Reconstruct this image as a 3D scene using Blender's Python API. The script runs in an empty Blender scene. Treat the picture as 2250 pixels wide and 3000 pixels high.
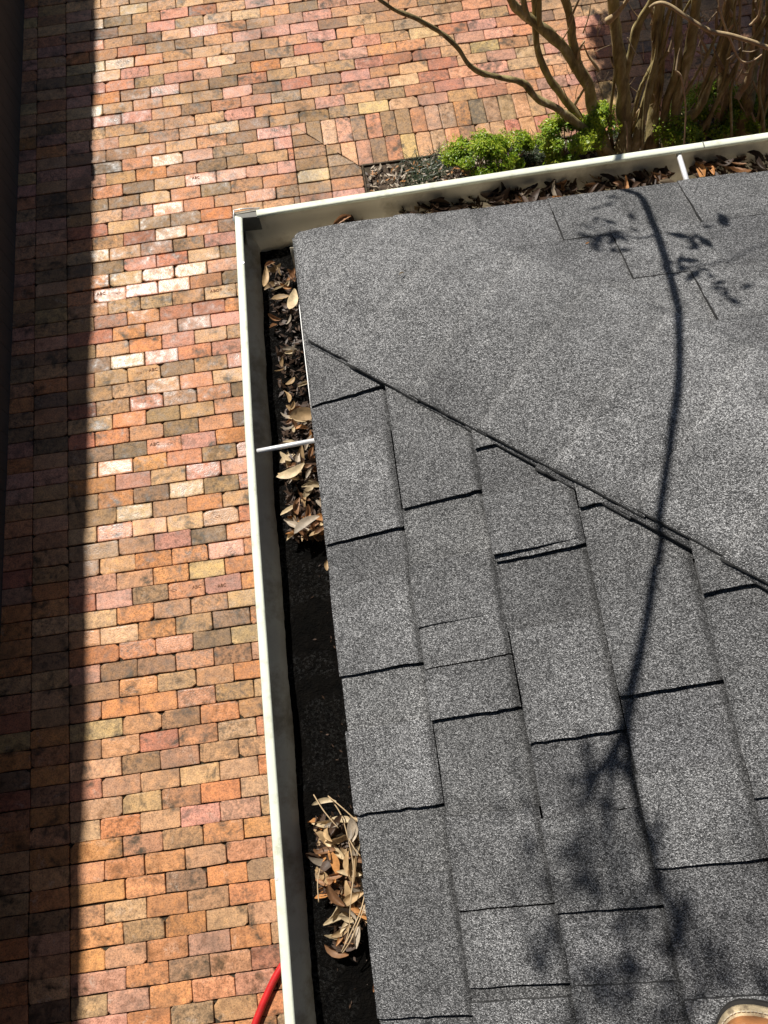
import bpy, bmesh, math, random
from mathutils import Vector, Matrix, Euler, noise

random.seed(7)
scene = bpy.context.scene
COL = scene.collection
R = math.radians

# ------------------------------------------------------------------ camera
FPX, CX, CY = 2427.09, 1125.0, 1500.0          # focal length in pixels of a 2250 x 3000 frame
CAM_H = 4.3462
CAM_E = Euler((0.323025, 0.035615, -0.138431), 'XYZ')
cam_data = bpy.data.cameras.new('camera')
cam_data.sensor_fit = 'VERTICAL'
cam_data.sensor_height = 36.0
cam_data.lens = FPX / 3000.0 * 36.0
cam_data.clip_start = 0.02
cam_data.clip_end = 500.0
cam = bpy.data.objects.new('camera', cam_data)
cam.location = (0, 0, CAM_H)
cam.rotation_euler = CAM_E
COL.objects.link(cam)
scene.camera = cam
CAM_M = CAM_E.to_matrix()
CAM_P = Vector((0, 0, CAM_H))

# ------------------------------------------------------------------ light
SUN_EL, SUN_AZ = 49.0, 29.0                     # azimuth: degrees from +Y towards -X
S = Vector((-math.sin(R(SUN_AZ)) * math.cos(R(SUN_EL)), math.cos(R(SUN_AZ)) * math.cos(R(SUN_EL)), math.sin(R(SUN_EL))))
world = bpy.data.worlds.new('World')
scene.world = world
world.use_nodes = True
wn = world.node_tree
wn.nodes.clear()
sky = wn.nodes.new('ShaderNodeTexSky')
sky.sky_type = 'NISHITA'
sky.sun_disc = False
sky.sun_elevation = R(SUN_EL)
sky.sun_rotation = R(-SUN_AZ)
bg = wn.nodes.new('ShaderNodeBackground')
bg.inputs['Strength'].default_value = 0.05
wo = wn.nodes.new('ShaderNodeOutputWorld')
wn.links.new(sky.outputs[0], bg.inputs[0])
wn.links.new(bg.outputs[0], wo.inputs[0])
sun_data = bpy.data.lights.new('sun', 'SUN')
sun_data.energy = 5.0
sun_data.angle = R(0.6)
sun_data.color = (1.0, 0.95, 0.87)
sun = bpy.data.objects.new('sun', sun_data)
sun.rotation_euler = S.to_track_quat('Z', 'Y').to_euler()
sun.location = S * 20
COL.objects.link(sun)
scene.view_settings.view_transform = 'Standard'
scene.view_settings.look = 'None'
scene.view_settings.exposure = 0.32
scene.view_settings.gamma = 1.0

# ------------------------------------------------------------------ helpers
def ray(u, v):
    return CAM_M @ Vector(((u - CX) / FPX, -(v - CY) / FPX, -1.0))

def at(u, v, z):
    """world point seen at photo pixel (u, v) at height z"""
    d = ray(u, v)
    return CAM_P + d * ((z - CAM_H) / d.z)

def proj(p):
    d = CAM_M.transposed() @ (Vector(p) - CAM_P)
    if d.z > -0.01:
        return None
    return (CX + FPX * d.x / -d.z, CY - FPX * d.y / -d.z)

def link(o, parent=None):
    COL.objects.link(o)
    if parent is not None:
        o.parent = parent
    return o

def obj_bm(name, bm, mat, parent=None, smooth=False):
    me = bpy.data.meshes.new(name)
    bm.to_mesh(me)
    bm.free()
    return obj_me(name, me, mat, parent, smooth)

def obj_me(name, me, mat, parent=None, smooth=False):
    mats = mat if isinstance(mat, (list, tuple)) else [mat]
    if not me.materials:
        for m in mats:
            me.materials.append(m)
    if smooth:
        for p in me.polygons:
            p.use_smooth = True
    o = bpy.data.objects.new(name, me)
    return link(o, parent)

def obj_py(name, verts, faces, mat, parent=None, smooth=False):
    me = bpy.data.meshes.new(name)
    me.from_pydata([tuple(v) for v in verts], [], faces)
    me.update()
    return obj_me(name, me, mat, parent, smooth)

def tag(o, label=None, cat=None, group=None, kind=None):
    if label: o['label'] = label
    if cat: o['category'] = cat
    if group: o['group'] = group
    if kind: o['kind'] = kind
    return o

def empty(name, loc=(0, 0, 0), rz=0.0):
    o = bpy.data.objects.new(name, None)
    o.empty_display_size = 0.1
    o.location = loc
    o.rotation_euler = (0, 0, rz)
    return link(o)

def box(bm, x0, x1, y0, y1, z0, z1):
    vs = [bm.verts.new(c) for c in ((x0,y0,z0),(x1,y0,z0),(x1,y1,z0),(x0,y1,z0),(x0,y0,z1),(x1,y0,z1),(x1,y1,z1),(x0,y1,z1))]
    for f in ((0,3,2,1),(4,5,6,7),(0,1,5,4),(1,2,6,5),(2,3,7,6),(3,0,4,7)):
        bm.faces.new([vs[i] for i in f])

def smooth_path(pts, n=5):
    """Catmull-Rom through points with radius: list of (Vector, r)"""
    out = []
    m = len(pts)
    for i in range(m - 1):
        p0, p1, p2, p3 = pts[max(i-1,0)], pts[i], pts[i+1], pts[min(i+2,m-1)]
        for k in range(n):
            t = k / n
            a = 0.5 * ((2*p1[0]) + (p2[0]-p0[0])*t + (2*p0[0]-5*p1[0]+4*p2[0]-p3[0])*t*t + (-p0[0]+3*p1[0]-3*p2[0]+p3[0])*t**3)
            out.append((a, p1[1] + (p2[1]-p1[1])*t))
    out.append(pts[-1])
    return out

def tube(pts, sides=8, wob=0.0, seed=0.0, cap=True):
    """verts, faces of a tapering tube along (Vector, r) points"""
    V, F = [], []
    n = len(pts)
    up = Vector((0.31, 0.22, 0.92))
    for i, (p, r) in enumerate(pts):
        t = (pts[min(i+1,n-1)][0] - pts[max(i-1,0)][0])
        if t.length < 1e-9: t = Vector((0,0,1))
        t.normalize()
        a = t.cross(up)
        if a.length < 1e-3: a = t.cross(Vector((1,0,0)))
        a.normalize()
        b = t.cross(a)
        up = b.cross(t) * -1 if False else up
        for k in range(sides):
            an = 2*math.pi*k/sides
            rr = r
            if wob:
                rr *= 1 + wob * noise.noise(Vector((p.x*14+math.cos(an)*1.3+seed, p.y*14+math.sin(an)*1.3, p.z*9)))
            V.append(p + (a*math.cos(an) + b*math.sin(an))*rr)
        if i:
            o = (i-1)*sides
            for k in range(sides):
                F.append((o+k, o+(k+1)%sides, o+sides+(k+1)%sides, o+sides+k))
    if cap:
        F.append(tuple(reversed(range(sides))))
        o = (n-1)*sides
        F.append(tuple(range(o, o+sides)))
    return V, F

def merge(parts):
    V, F = [], []
    for v, f in parts:
        o = len(V)
        V += v
        F += [tuple(i+o for i in q) for q in f]
    return V, F

# ------------------------------------------------------------------ materials
class NT:
    def __init__(self, name):
        self.m = bpy.data.materials.new(name)
        self.m.use_nodes = True
        self.t = self.m.node_tree
        self.t.nodes.clear()
        self.out = self.n('ShaderNodeOutputMaterial')
        self.b = self.n('ShaderNodeBsdfPrincipled')
        self.l(self.b.outputs[0], self.out.inputs[0])
    def n(self, typ, **kw):
        x = self.t.nodes.new(typ)
        for k, v in kw.items():
            setattr(x, k, v)
        return x
    def l(self, a, b):
        self.t.links.new(a, b)
    def coord(self, which='Object'):
        return self.n('ShaderNodeTexCoord').outputs[which]
    def pos(self):
        return self.n('ShaderNodeNewGeometry').outputs['Position']
    def noise(self, co, scale, detail=4.0, rough=0.55, dist=0.0):
        x = self.n('ShaderNodeTexNoise')
        x.inputs['Scale'].default_value = scale
        x.inputs['Detail'].default_value = detail
        x.inputs['Roughness'].default_value = rough
        x.inputs['Distortion'].default_value = dist
        self.l(co, x.inputs['Vector'])
        return x.outputs['Fac']
    def ramp(self, fac, stops, interp='LINEAR'):
        x = self.n('ShaderNodeValToRGB')
        x.color_ramp.interpolation = interp
        e = x.color_ramp.elements
        while len(e) < len(stops):
            e.new(0.5)
        for i, (p, c) in enumerate(stops):
            e[i].position = p
            e[i].color = (c[0], c[1], c[2], 1) if hasattr(c, '__len__') else (c, c, c, 1)
        self.l(fac, x.inputs[0])
        return x.outputs[0]
    def mix(self, fac, a, b, mode='MIX'):
        x = self.n('ShaderNodeMix', data_type='RGBA', blend_type=mode)
        for sock, v in ((x.inputs['Factor'], fac), (x.inputs['A'], a), (x.inputs['B'], b)):
            if hasattr(v, 'node'):
                self.l(v, sock)
            elif hasattr(v, '__len__'):
                sock.default_value = (v[0], v[1], v[2], 1)
            else:
                sock.default_value = v
        return x.outputs['Result']
    def math(self, op, a, b=None):
        x = self.n('ShaderNodeMath', operation=op)
        for i, v in enumerate((a, b)):
            if v is None: continue
            if hasattr(v, 'node'): self.l(v, x.inputs[i])
            else: x.inputs[i].default_value = v
        return x.outputs[0]
    def bump(self, h, strength=0.5, dist=0.01):
        x = self.n('ShaderNodeBump')
        x.inputs['Strength'].default_value = strength
        x.inputs['Distance'].default_value = dist
        self.l(h, x.inputs['Height'])
        self.l(x.outputs[0], self.b.inputs['Normal'])
    def set(self, col=None, rough=None, metal=None, spec=None):
        for key, v in (('Base Color', col), ('Roughness', rough), ('Metallic', metal), ('Specular IOR Level', spec)):
            if v is None: continue
            s = self.b.inputs[key]
            if hasattr(v, 'node'): self.l(v, s)
            elif hasattr(v, '__len__'): s.default_value = (v[0], v[1], v[2], 1)
            else: s.default_value = v
        return self

def m_brick():
    N = NT('reclaimed_brick')
    P = N.pos()
    a = N.n('ShaderNodeAttribute', attribute_name='bcol')
    g = N.n('ShaderNodeAttribute', attribute_name='bpar')      # r: gloss, g: dirt, b: mottle seed
    sep = N.n('ShaderNodeSeparateColor')
    N.l(g.outputs['Color'], sep.inputs[0])
    off = N.n('ShaderNodeVectorMath', operation='MULTIPLY_ADD')
    N.l(g.outputs['Color'], off.inputs[0])
    off.inputs[1].default_value = (0.0, 0.0, 9.0)
    N.l(P, off.inputs[2])
    Q = off.outputs[0]
    n1 = N.noise(Q, 26, 5, 0.62)
    n2 = N.noise(Q, 130, 3, 0.6)
    n3 = N.noise(Q, 12, 3, 0.6, 0.6)
    n4 = N.noise(P, 2.3, 4, 0.6)
    c = N.mix(0.8, a.outputs['Color'], N.mix(1.0, a.outputs['Color'], N.ramp(n1, [(0.3, (0.55,0.5,0.46)), (0.5, (1,1,1)), (0.72, (1.35,1.3,1.22))]), 'MULTIPLY'))
    c = N.mix(0.75, c, N.mix(1.0, c, N.ramp(n2, [(0.32, 0.42), (0.50, 1.0), (0.75, 1.28)]), 'MULTIPLY'))
    sp = N.ramp(N.noise(Q, 330, 2, 0.5), [(0.30, 0.75), (0.40, 0.0)])
    c = N.mix(sp, c, (0.05, 0.035, 0.022))
    # whitish bloom left of old mortar
    bl = N.math('MULTIPLY', N.ramp(n3, [(0.60, 0.0), (0.72, 1.0)]), N.ramp(n2, [(0.40, 0.0), (0.62, 0.6)]))
    c = N.mix(bl, c, (0.5, 0.43, 0.36))
    # dark blotches of soot and moss, stronger on dirty bricks
    d1 = N.ramp(n3, [(0.30, 1.0), (0.46, 0.0)])
    d2 = N.ramp(N.noise(Q, 48, 4, 0.7), [(0.36, 1.0), (0.52, 0.0)])
    dirt = N.math('MULTIPLY', N.math('MAXIMUM', N.math('MULTIPLY', d1, 0.85), N.math('MULTIPLY', d2, 0.65)), sep.outputs[1])
    c = N.mix(dirt, c, (0.038, 0.032, 0.022))
    st = N.ramp(n4, [(0.30, 0.55), (0.47, 0.0)])
    c = N.mix(st, c, (0.06, 0.048, 0.032))
    n7 = N.noise(P, 5.5, 5, 0.68, 0.4)
    c = N.mix(N.math('MULTIPLY', N.ramp(n7, [(0.36, 0.95), (0.46, 0.0)]), N.ramp(n1, [(0.35, 1.0), (0.62, 0.35)])), c, (0.045, 0.036, 0.020))
    c = N.mix(N.ramp(N.noise(P, 1.1, 3, 0.6), [(0.42, 0.0), (0.66, 0.28)]), c, N.mix(1.0, c, (0.72, 0.60, 0.50), 'MULTIPLY'))
    ro = N.math('SUBTRACT', 0.86, N.math('MULTIPLY', sep.outputs[0], 0.56))
    ro = N.math('ADD', ro, N.math('MULTIPLY', N.math('SUBTRACT', n1, 0.5), 1.1))
    ro = N.math('ADD', ro, N.math('MULTIPLY', N.math('SUBTRACT', n3, 0.5), 0.9))
    ro = N.math('MINIMUM', N.math('MAXIMUM', ro, 0.33), 0.95)
    N.set(c, ro)
    h = N.math('ADD', N.math('MULTIPLY', n2, 0.5), N.math('MULTIPLY', n1, 0.7))
    N.bump(h, 0.55, 0.004)
    return N.m

def m_soil(name, c0, c1, scale=60):
    N = NT(name)
    P = N.pos()
    n1 = N.noise(P, scale, 6, 0.7)
    n2 = N.noise(P, 4, 3)
    c = N.ramp(n1, [(0.3, c0), (0.7, c1)])
    c = N.mix(N.ramp(n2, [(0.45, 0.0), (0.7, 0.6)]), c, (0.035, 0.045, 0.018))
    N.set(c, 0.95)
    N.bump(n1, 0.8, 0.01)
    return N.m

def m_shingle():
    N = NT('asphalt_shingle')
    P = N.coord('Object')
    v = N.n('ShaderNodeTexVoronoi')
    v.inputs['Scale'].default_value = 720
    N.l(P, v.inputs['Vector'])
    sep = N.n('ShaderNodeSeparateColor')
    N.l(v.outputs['Color'], sep.inputs[0])
    gran = N.ramp(sep.outputs[0], [(0.0, (0.017,0.017,0.018)), (0.3, (0.064,0.0645,0.066)), (0.55, (0.136,0.137,0.14)), (0.8, (0.24,0.241,0.245)), (0.97, (0.41,0.411,0.415))])
    fine = N.noise(P, 950, 2, 0.6)
    c = N.mix(0.55, gran, N.mix(1.0, gran, N.ramp(fine, [(0.3, 0.4), (0.7, 1.7)]), 'MULTIPLY'))
    n1 = N.noise(P, 7, 5, 0.62)
    c = N.mix(1.0, c, N.ramp(n1, [(0.3, 0.72), (0.7, 1.22)]), 'MULTIPLY')
    n5 = N.noise(P, 2.1, 3, 0.6)
    c = N.mix(1.0, c, N.ramp(n5, [(0.3, 0.84), (0.7, 1.16)]), 'MULTIPLY')
    n6 = N.noise(P, 38, 3, 0.6)
    c = N.mix(1.0, c, N.ramp(n6, [(0.3, 0.84), (0.7, 1.14)]), 'MULTIPLY')
    a = N.n('ShaderNodeAttribute', attribute_name='tone')
    c = N.mix(1.0, c, a.outputs['Color'], 'MULTIPLY')
    N.set(c, 0.72, spec=0.5)
    h = N.math('ADD', v.outputs['Distance'], N.math('MULTIPLY', fine, 0.4))
    N.bump(h, 0.85, 0.0025)
    return N.m

def m_plain(name, col, rough=0.5, metal=0.0, var=0.25, scale=12, dirt=None, bump=0.0, spec=None, coord='Object'):
    N = NT(name)
    P = N.coord(coord) if coord == 'Object' else N.pos()
    n1 = N.noise(P, scale, 5, 0.6)
    lo = [x*(1-var) for x in col]
    hi = [min(1.0, x*(1+var)) for x in col]
    c = N.ramp(n1, [(0.3, lo), (0.7, hi)])
    if dirt:
        n2 = N.noise(P, dirt[1], 6, 0.7)
        c = N.mix(N.ramp(n2, [(dirt[2], 0.0), (dirt[2]+0.18, dirt[3])]), c, dirt[0])
    N.set(c, rough, metal, spec)
    if bump:
        N.bump(N.noise(P, scale*6, 5, 0.65), bump, 0.004)
    return N.m

def m_bark():
    N = NT('smooth_bark')
    P = N.pos()
    mp = N.n('ShaderNodeMapping')
    mp.inputs['Scale'].default_value = (1, 1, 0.28)
    N.l(P, mp.inputs['Vector'])
    n1 = N.noise(mp.outputs[0], 22, 5, 0.6, 0.5)
    n2 = N.noise(mp.outputs[0], 90, 4, 0.7)
    c = N.ramp(n1, [(0.28, (0.10,0.072,0.034)), (0.43, (0.23,0.18,0.075)), (0.58, (0.36,0.295,0.125)), (0.74, (0.62,0.54,0.35))])
    c = N.mix(0.4, c, N.mix(1.0, c, N.ramp(n2, [(0.3, 0.5), (0.7, 1.5)]), 'MULTIPLY'))
    N.set(c, 0.85)
    N.bump(n2, 0.5, 0.004)
    return N.m

def m_leaf(name, col, rough=0.55, trans=0.25, scale=60, var=0.35):
    N = NT(name)
    oi = N.n('ShaderNodeObjectInfo')
    P = N.coord('Object')
    n1 = N.noise(P, scale, 4, 0.6)
    c = N.ramp(n1, [(0.3, [x*(1-var) for x in col]), (0.7, [min(1, x*(1+var)) for x in col])])
    hs = N.n('ShaderNodeHueSaturation')
    N.l(c, hs.inputs['Color'])
    N.l(N.math('ADD', N.math('MULTIPLY', oi.outputs['Random'], 0.7), 0.65), hs.inputs['Value'])
    N.set(hs.outputs[0], rough)
    if trans:
        N.b.inputs['Transmission Weight'].default_value = 0.0
        tr = N.n('ShaderNodeBsdfTranslucent')
        N.l(hs.outputs[0], tr.inputs[0])
        mx = N.n('ShaderNodeMixShader')
        mx.inputs[0].default_value = trans
        N.l(N.b.outputs[0], mx.inputs[1])
        N.l(tr.outputs[0], mx.inputs[2])
        N.l(mx.outputs[0], N.out.inputs[0])
    return N.m

def m_foliage(name, c0, c1, c2, trans=0.3):
    N = NT(name)
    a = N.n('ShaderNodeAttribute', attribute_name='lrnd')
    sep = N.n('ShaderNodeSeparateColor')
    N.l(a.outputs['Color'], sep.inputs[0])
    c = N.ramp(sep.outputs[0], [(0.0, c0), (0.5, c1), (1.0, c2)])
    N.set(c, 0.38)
    tr = N.n('ShaderNodeBsdfTranslucent')
    N.l(c, tr.inputs[0])
    mx = N.n('ShaderNodeMixShader')
    mx.inputs[0].default_value = trans
    N.l(N.b.outputs[0], mx.inputs[1])
    N.l(tr.outputs[0], mx.inputs[2])
    N.l(mx.outputs[0], N.out.inputs[0])
    return N.m

M = {}
M['brick'] = m_brick()
M['joint'] = m_soil('sandy_joint_soil', (0.014,0.010,0.006), (0.07,0.05,0.03), 90)
M['soil'] = m_soil('bed_soil', (0.025,0.017,0.011), (0.13,0.09,0.058), 55)
M['shingle'] = m_shingle()
M['cut_edge'] = m_plain('black_asphalt_cut_edge', (0.03,0.03,0.03), 0.9, 0, 0.3, 90)
M['white'] = m_plain('white_gutter_enamel', (0.72,0.75,0.62), 0.42, 0, 0.10, 5, ((0.34,0.35,0.23), 26, 0.54, 0.65), 0.2)
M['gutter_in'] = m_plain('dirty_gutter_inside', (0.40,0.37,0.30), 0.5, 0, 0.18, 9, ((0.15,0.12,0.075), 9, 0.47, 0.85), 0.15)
M['gutter_in_top'] = m_plain('pale_beige_gutter_inside', (0.62,0.56,0.44), 0.5, 0, 0.12, 9, ((0.24,0.19,0.12), 9, 0.52, 0.75), 0.15)  # top run's inside in a paler beige, with brown dirt patches
M['mitre'] = m_plain('weathered_grey_metal', (0.13,0.13,0.115), 0.6, 0.2, 0.3, 20, ((0.05,0.045,0.035), 18, 0.5, 0.8))
M['rod'] = m_plain('aluminium_rod', (0.82,0.82,0.84), 0.32, 0.25, 0.05, 20)
M['drip'] = m_plain('drip_edge_white', (0.8,0.8,0.78), 0.4, 0, 0.04, 10)
M['wood_white'] = m_plain('painted_fascia', (0.22,0.20,0.17), 0.6, 0, 0.06, 8, coord='w')
M['stamp'] = m_plain('stamped_shadowed_clay', (0.20,0.095,0.055), 0.95, 0, 0.4, 160)
M['bark'] = m_bark()
M['pale_bark'] = m_plain('pale_twig_bark', (0.42,0.31,0.17), 0.75, 0, 0.3, 40, bump=0.3, coord='w')
M['twig'] = m_plain('grey_twig', (0.27,0.20,0.12), 0.8, 0, 0.35, 50, coord='w')
M['straw'] = m_plain('dry_straw_twig', (0.46,0.33,0.19), 0.7, 0, 0.25, 60, coord='w')
M['red'] = m_plain('red_rubber_hose', (0.50,0.016,0.018), 0.42, 0, 0.2, 14, ((0.22,0.06,0.045), 30, 0.55, 0.6), 0.15)
M['darkwall'] = m_plain('dark_house_siding', (0.045,0.042,0.038), 0.8, 0, 0.2, 3, coord='w')
M['darkroof'] = m_plain('dark_roof', (0.05,0.05,0.052), 0.9, 0, 0.3, 40, coord='w')
M['wallbrick'] = m_plain('house_brick_wall', (0.16,0.08,0.055), 0.9, 0, 0.3, 20, coord='w')
M['leather'] = m_plain('tan_leather', (0.40,0.165,0.058), 0.55, 0, 0.35, 30, ((0.56,0.40,0.25), 34, 0.56, 0.7), 0.3)
M['welt'] = m_plain('pale_welt', (0.50,0.40,0.25), 0.75, 0, 0.35, 60, ((0.09,0.06,0.035), 70, 0.50, 0.85), 0.4)
M['sole'] = m_plain('black_rubber_sole', (0.02,0.018,0.016), 0.7, 0, 0.2, 20)
M['thread'] = m_plain('stitch_thread', (0.62,0.54,0.40), 0.8, 0, 0.1, 20)
M['box'] = m_foliage('boxwood_leaf', (0.05,0.12,0.008), (0.20,0.34,0.018), (0.50,0.57,0.05), 0.35)
M['dark_leaf'] = m_foliage('dark_evergreen_leaf', (0.015,0.035,0.010), (0.035,0.07,0.018), (0.07,0.11,0.03), 0.15)
M['mondo'] = m_foliage('dark_strap_leaf', (0.016,0.030,0.012), (0.045,0.068,0.030), (0.12,0.15,0.075), 0.15)
LEAF = [m_leaf('dry_leaf_tan', (0.46,0.31,0.16)), m_leaf('dry_leaf_brown', (0.26,0.13,0.06)), m_leaf('dry_leaf_grey', (0.40,0.33,0.25)),
        m_leaf('dry_leaf_orange', (0.52,0.24,0.08)), m_leaf('dry_leaf_cream', (0.60,0.47,0.29)), m_leaf('dry_leaf_dark', (0.06,0.033,0.019))]
def m_sludge():
    N = NT('wet_black_sludge')
    P = N.pos()
    n1 = N.noise(P, 70, 5, 0.65)
    n2 = N.noise(P, 300, 3, 0.7)
    n3 = N.noise(P, 170, 3, 0.7)
    n4 = N.noise(P, 9, 2, 0.5)
    wet = N.math('MULTIPLY', N.ramp(n3, [(0.52, 0.0), (0.57, 1.0)]), N.ramp(n4, [(0.42, 0.0), (0.55, 1.0)]))
    N.set(N.ramp(n1, [(0.3, (0.0025,0.0025,0.0025)), (0.75, (0.007,0.006,0.005))]), N.math('SUBTRACT', 0.92, N.math('MULTIPLY', wet, 0.74)), spec=N.math('ADD', 0.04, N.math('MULTIPLY', wet, 0.46)))
    N.bump(N.math('ADD', N.math('MULTIPLY', n1, 1.0), N.math('MULTIPLY', n2, 0.5)), 1.0, 0.014)
    return N.m
M['sludge'] = m_sludge()

# ------------------------------------------------------------------ the setting: ground, paving, bed
def sheet(name, x0, x1, y0, y1, z, mat):
    o = obj_py(name, [(x0,y0,z),(x1,y0,z),(x1,y1,z),(x0,y1,z)], [(0,1,2,3)], mat)
    return tag(o, kind='structure')
sheet('ground', -60, 60, -60, 60, -0.075, M['soil'])

ROW = 0.09649
Y0 = 5.2882
def xs(y):                                     # the paving's long joints lean a little
    return -1.137 + 0.0118 * (y - 2.3)

paving = sheet('brick_paving', -3.3, 5.4, -3.2, 8.4, -0.014, M['joint'])

PAL = {  # linear base colours of the reclaimed bricks
    'tan': (0.53,0.295,0.15), 'brown': (0.37,0.22,0.118), 'pink': (0.58,0.295,0.20), 'salmon': (0.58,0.27,0.14),
    'yellow': (0.58,0.39,0.185), 'red': (0.48,0.195,0.115), 'grey': (0.28,0.175,0.10), 'orange': (0.62,0.275,0.11), 'buff': (0.61,0.36,0.19)}
def pick_colour(x, y, rnd):
    far = min(1.0, max(0.0, (y + 0.5) / 4.5))  # glare and white balance put into the mix: farther bricks browner and pinker
    w = {'tan': 1.5 + 0.6*far, 'brown': 0.9 + 0.6*far, 'pink': 0.9 + 1.5*far, 'salmon': 1.2, 'yellow': 0.32, 'red': 0.32 + 0.12*far, 'grey': 0.28 + 0.15*far, 'orange': 4.2*(1-far)**1.3 + 0.25, 'buff': 1.5}
    if x > 0.2 and y > 3.6:
        w['red'] += 0.7; w['salmon'] += 0.9; w['pink'] -= 0.4; w['orange'] += 0.4
    ks = list(w)
    k = rnd.choices(ks, [w[q] for q in ks])[0]
    c = PAL[k]
    j = rnd.uniform(0.84, 1.16)
    return k, tuple(min(0.9, ch*j*rnd.uniform(0.94, 1.06)) for ch in c)

def brick_geo(x0, x1, y0, y1, rnd, zt=0.0, gap=0.0017, poly=None):
    """irregular block with worn edges: verts, faces, number of verts per ring"""
    if poly is None:
        g = [gap*rnd.uniform(0.3, 1.9) for _ in range(4)]
        a, b, c, d = x0+g[0], x1-g[1], y0+g[2], y1-g[3]
        ch = [rnd.uniform(0.003, 0.009) if rnd.random() > 0.10 else rnd.uniform(0.012, 0.026) for _ in range(4)]
        mx, my = (a+b)/2 + rnd.gauss(0, 0.02), (c+d)/2
        if b-a > d-c:
            ring = [(a+ch[0], c), (mx, c), (b-ch[1], c), (b, c+ch[1]*0.8), (b, d-ch[2]*0.8), (b-ch[2], d), (mx, d), (a+ch[3], d), (a, d-ch[3]*0.8), (a, c+ch[0]*0.8)]
        else:
            ring = [(a+ch[0], c), (b-ch[1], c), (b, c+ch[1]*0.8), (b, my), (b, d-ch[2]*0.8), (b-ch[2], d), (a+ch[3], d), (a, d-ch[3]*0.8), (a, my), (a, c+ch[0]*0.8)]
        ring = [(p+rnd.gauss(0, 0.0011), q+rnd.gauss(0, 0.0016)) for p, q in ring]
    else:
        ring = poly
    cx = sum(p for p, _ in ring)/len(ring); cy = sum(q for _, q in ring)/len(ring)
    tx, ty = rnd.gauss(0, 0.008), rnd.gauss(0, 0.014)
    zt = zt + rnd.gauss(0, 0.0014)
    V = []
    n = len(ring)
    def inset(p, q, k):
        dx, dy = cx-p, cy-q
        hx, hy = max(abs(dx), 1e-4), max(abs(dy), 1e-4)
        return p + (dx/hx)*min(k, hx*0.6), q + (dy/hy)*min(k, hy*0.6)
    for k, dz in ((rnd.uniform(0.007, 0.012), 0.0), (0.0022, -0.0006), (0.0, -0.0034), (0.0, -0.045)):
        for p, q in ring:
            u, v = inset(p, q, k)
            V.append((u, v, zt+dz+(p-cx)*tx+(q-cy)*ty))
    F = [tuple(range(n))]
    for r in range(3):
        for i in range(n):
            j = (i+1) % n
            F.append((r*n+i, (r+1)*n+i, (r+1)*n+j, r*n+j))
    return V, F

bricks = []       # (cx, cy, verts, faces, colour, par, area score)
def visible_score(cx, cy, w, l):
    p = proj((cx, cy, 0))
    if p is None: return -1
    u, v = p
    if u < -60 or u > 2310 or v < -60 or v > 3060: return -1
    # hidden by the gutter and the roof
    lipx = 686 + (v-623)*0.0622
    if v > 600 - (u-690)*0.138 and u > lipx: return -1
    if u < 225: return 0.2                       # deep shade
    q = proj((cx+l, cy, 0)); s = proj((cx, cy+w, 0))
    return abs(q[0]-u)*abs(s[1]-v)
def add_brick(x0, x1, y0, y1, poly=None, colour=None, dirt=None, gloss=None):
    rnd = random.Random(int((x0*7919 + y0*104729)*1000) & 0xffffff)
    cx, cy = (x0+x1)/2, (y0+y1)/2
    k, c = pick_colour(cx, cy, rnd)
    if colour:
        c = PAL[colour]; k = colour
    V, F = brick_geo(x0, x1, y0, y1, rnd, poly=poly)
    gl = rnd.random()
    gl = (0.6 + 0.4*rnd.random()) if gl > 0.74 else gl*0.6
    if k in ('brown', 'grey', 'tan') and gl > 0.7 and rnd.random() < 0.6: gl = 0.2
    di = rnd.random()**1.5
    if k in ('brown', 'grey'): di = min(1, di+0.35)
    bricks.append([cx, cy, V, F, c, (gl if gloss is None else gloss, di if dirt is None else dirt, rnd.random()), visible_score(cx, cy, y1-y0, x1-x0)])
    return len(bricks)-1

BX0, BXI, BY1, BYI = -0.192, 0.228, Y0 - 11*ROW, 3.814        # border round the planting bed
SOLD = (BY1 - BYI) / 2
special = {}
nrow_up, nrow_dn = 31, 78
for r in range(-nrow_up, nrow_dn):
    yt = Y0 - r*ROW
    yb = yt - ROW
    ym = (yt+yb)/2
    x_left = xs(ym) - 0.565
    # two stacked edge columns along the neighbour's side, then more bricks in the dark
    for k in range(3):
        add_brick(x_left-0.2*(k+1), x_left-0.2*k, yb, yt)
    x = xs(ym) - (0.6 if r % 2 == 0 else 0.5) + random.gauss(0, 0.006)
    first = True
    if yt <= BY1 + 0.01:
        x_end = BX0
    else:
        x_end = 5.3
    while x < x_end - 0.02:
        a = x
        b = x + 0.2 + random.gauss(0, 0.0022)
        if first:
            a = x_left
            if b - a < 0.05:
                x = b; b = x + 0.2
            first = False
        if b > x_end - 0.035: b = x_end
        if not (a > 0.5 and ym < 0.7):
            i = add_brick(a, b, yb, yt)
            special[(r, round((a - xs(ym))/0.2*2)/2)] = i
        x = b
    if yt <= BY1 + 0.01 and yb > -2.4:
        # two stacked columns down the side of the bed (mitred at the top corner)
        for k in range(2):
            xa = BX0 + (BXI-BX0)/2*k
            xb = xa + (BXI-BX0)/2
            d = BY1 - ym                        # distance below the corner
            lim = BX0 + (BY1 - yb)              # the mitre line
            lim_t = BX0 + (BY1 - yt)
            if lim < xa + 0.02: continue
            if lim_t >= xb - 0.01:
                add_brick(xa, xb, yb, yt)
            else:
                g = 0.0025
                poly = [(xa+g, yb+g), (min(xb, lim)-g, yb+g), (max(xa+0.008, min(xb, lim_t))-g, yt-g), (xa+g, yt-g)]
                if lim > xb:
                    poly = [(xa+g, yb+g), (xb-g, yb+g), (xb-g, BY1-(xb-BX0)-g), (max(xa+0.004, lim_t)-g, yt-g), (xa+g, yt-g)]
                add_brick(xa, xb, yb, yt, poly=poly)
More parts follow.
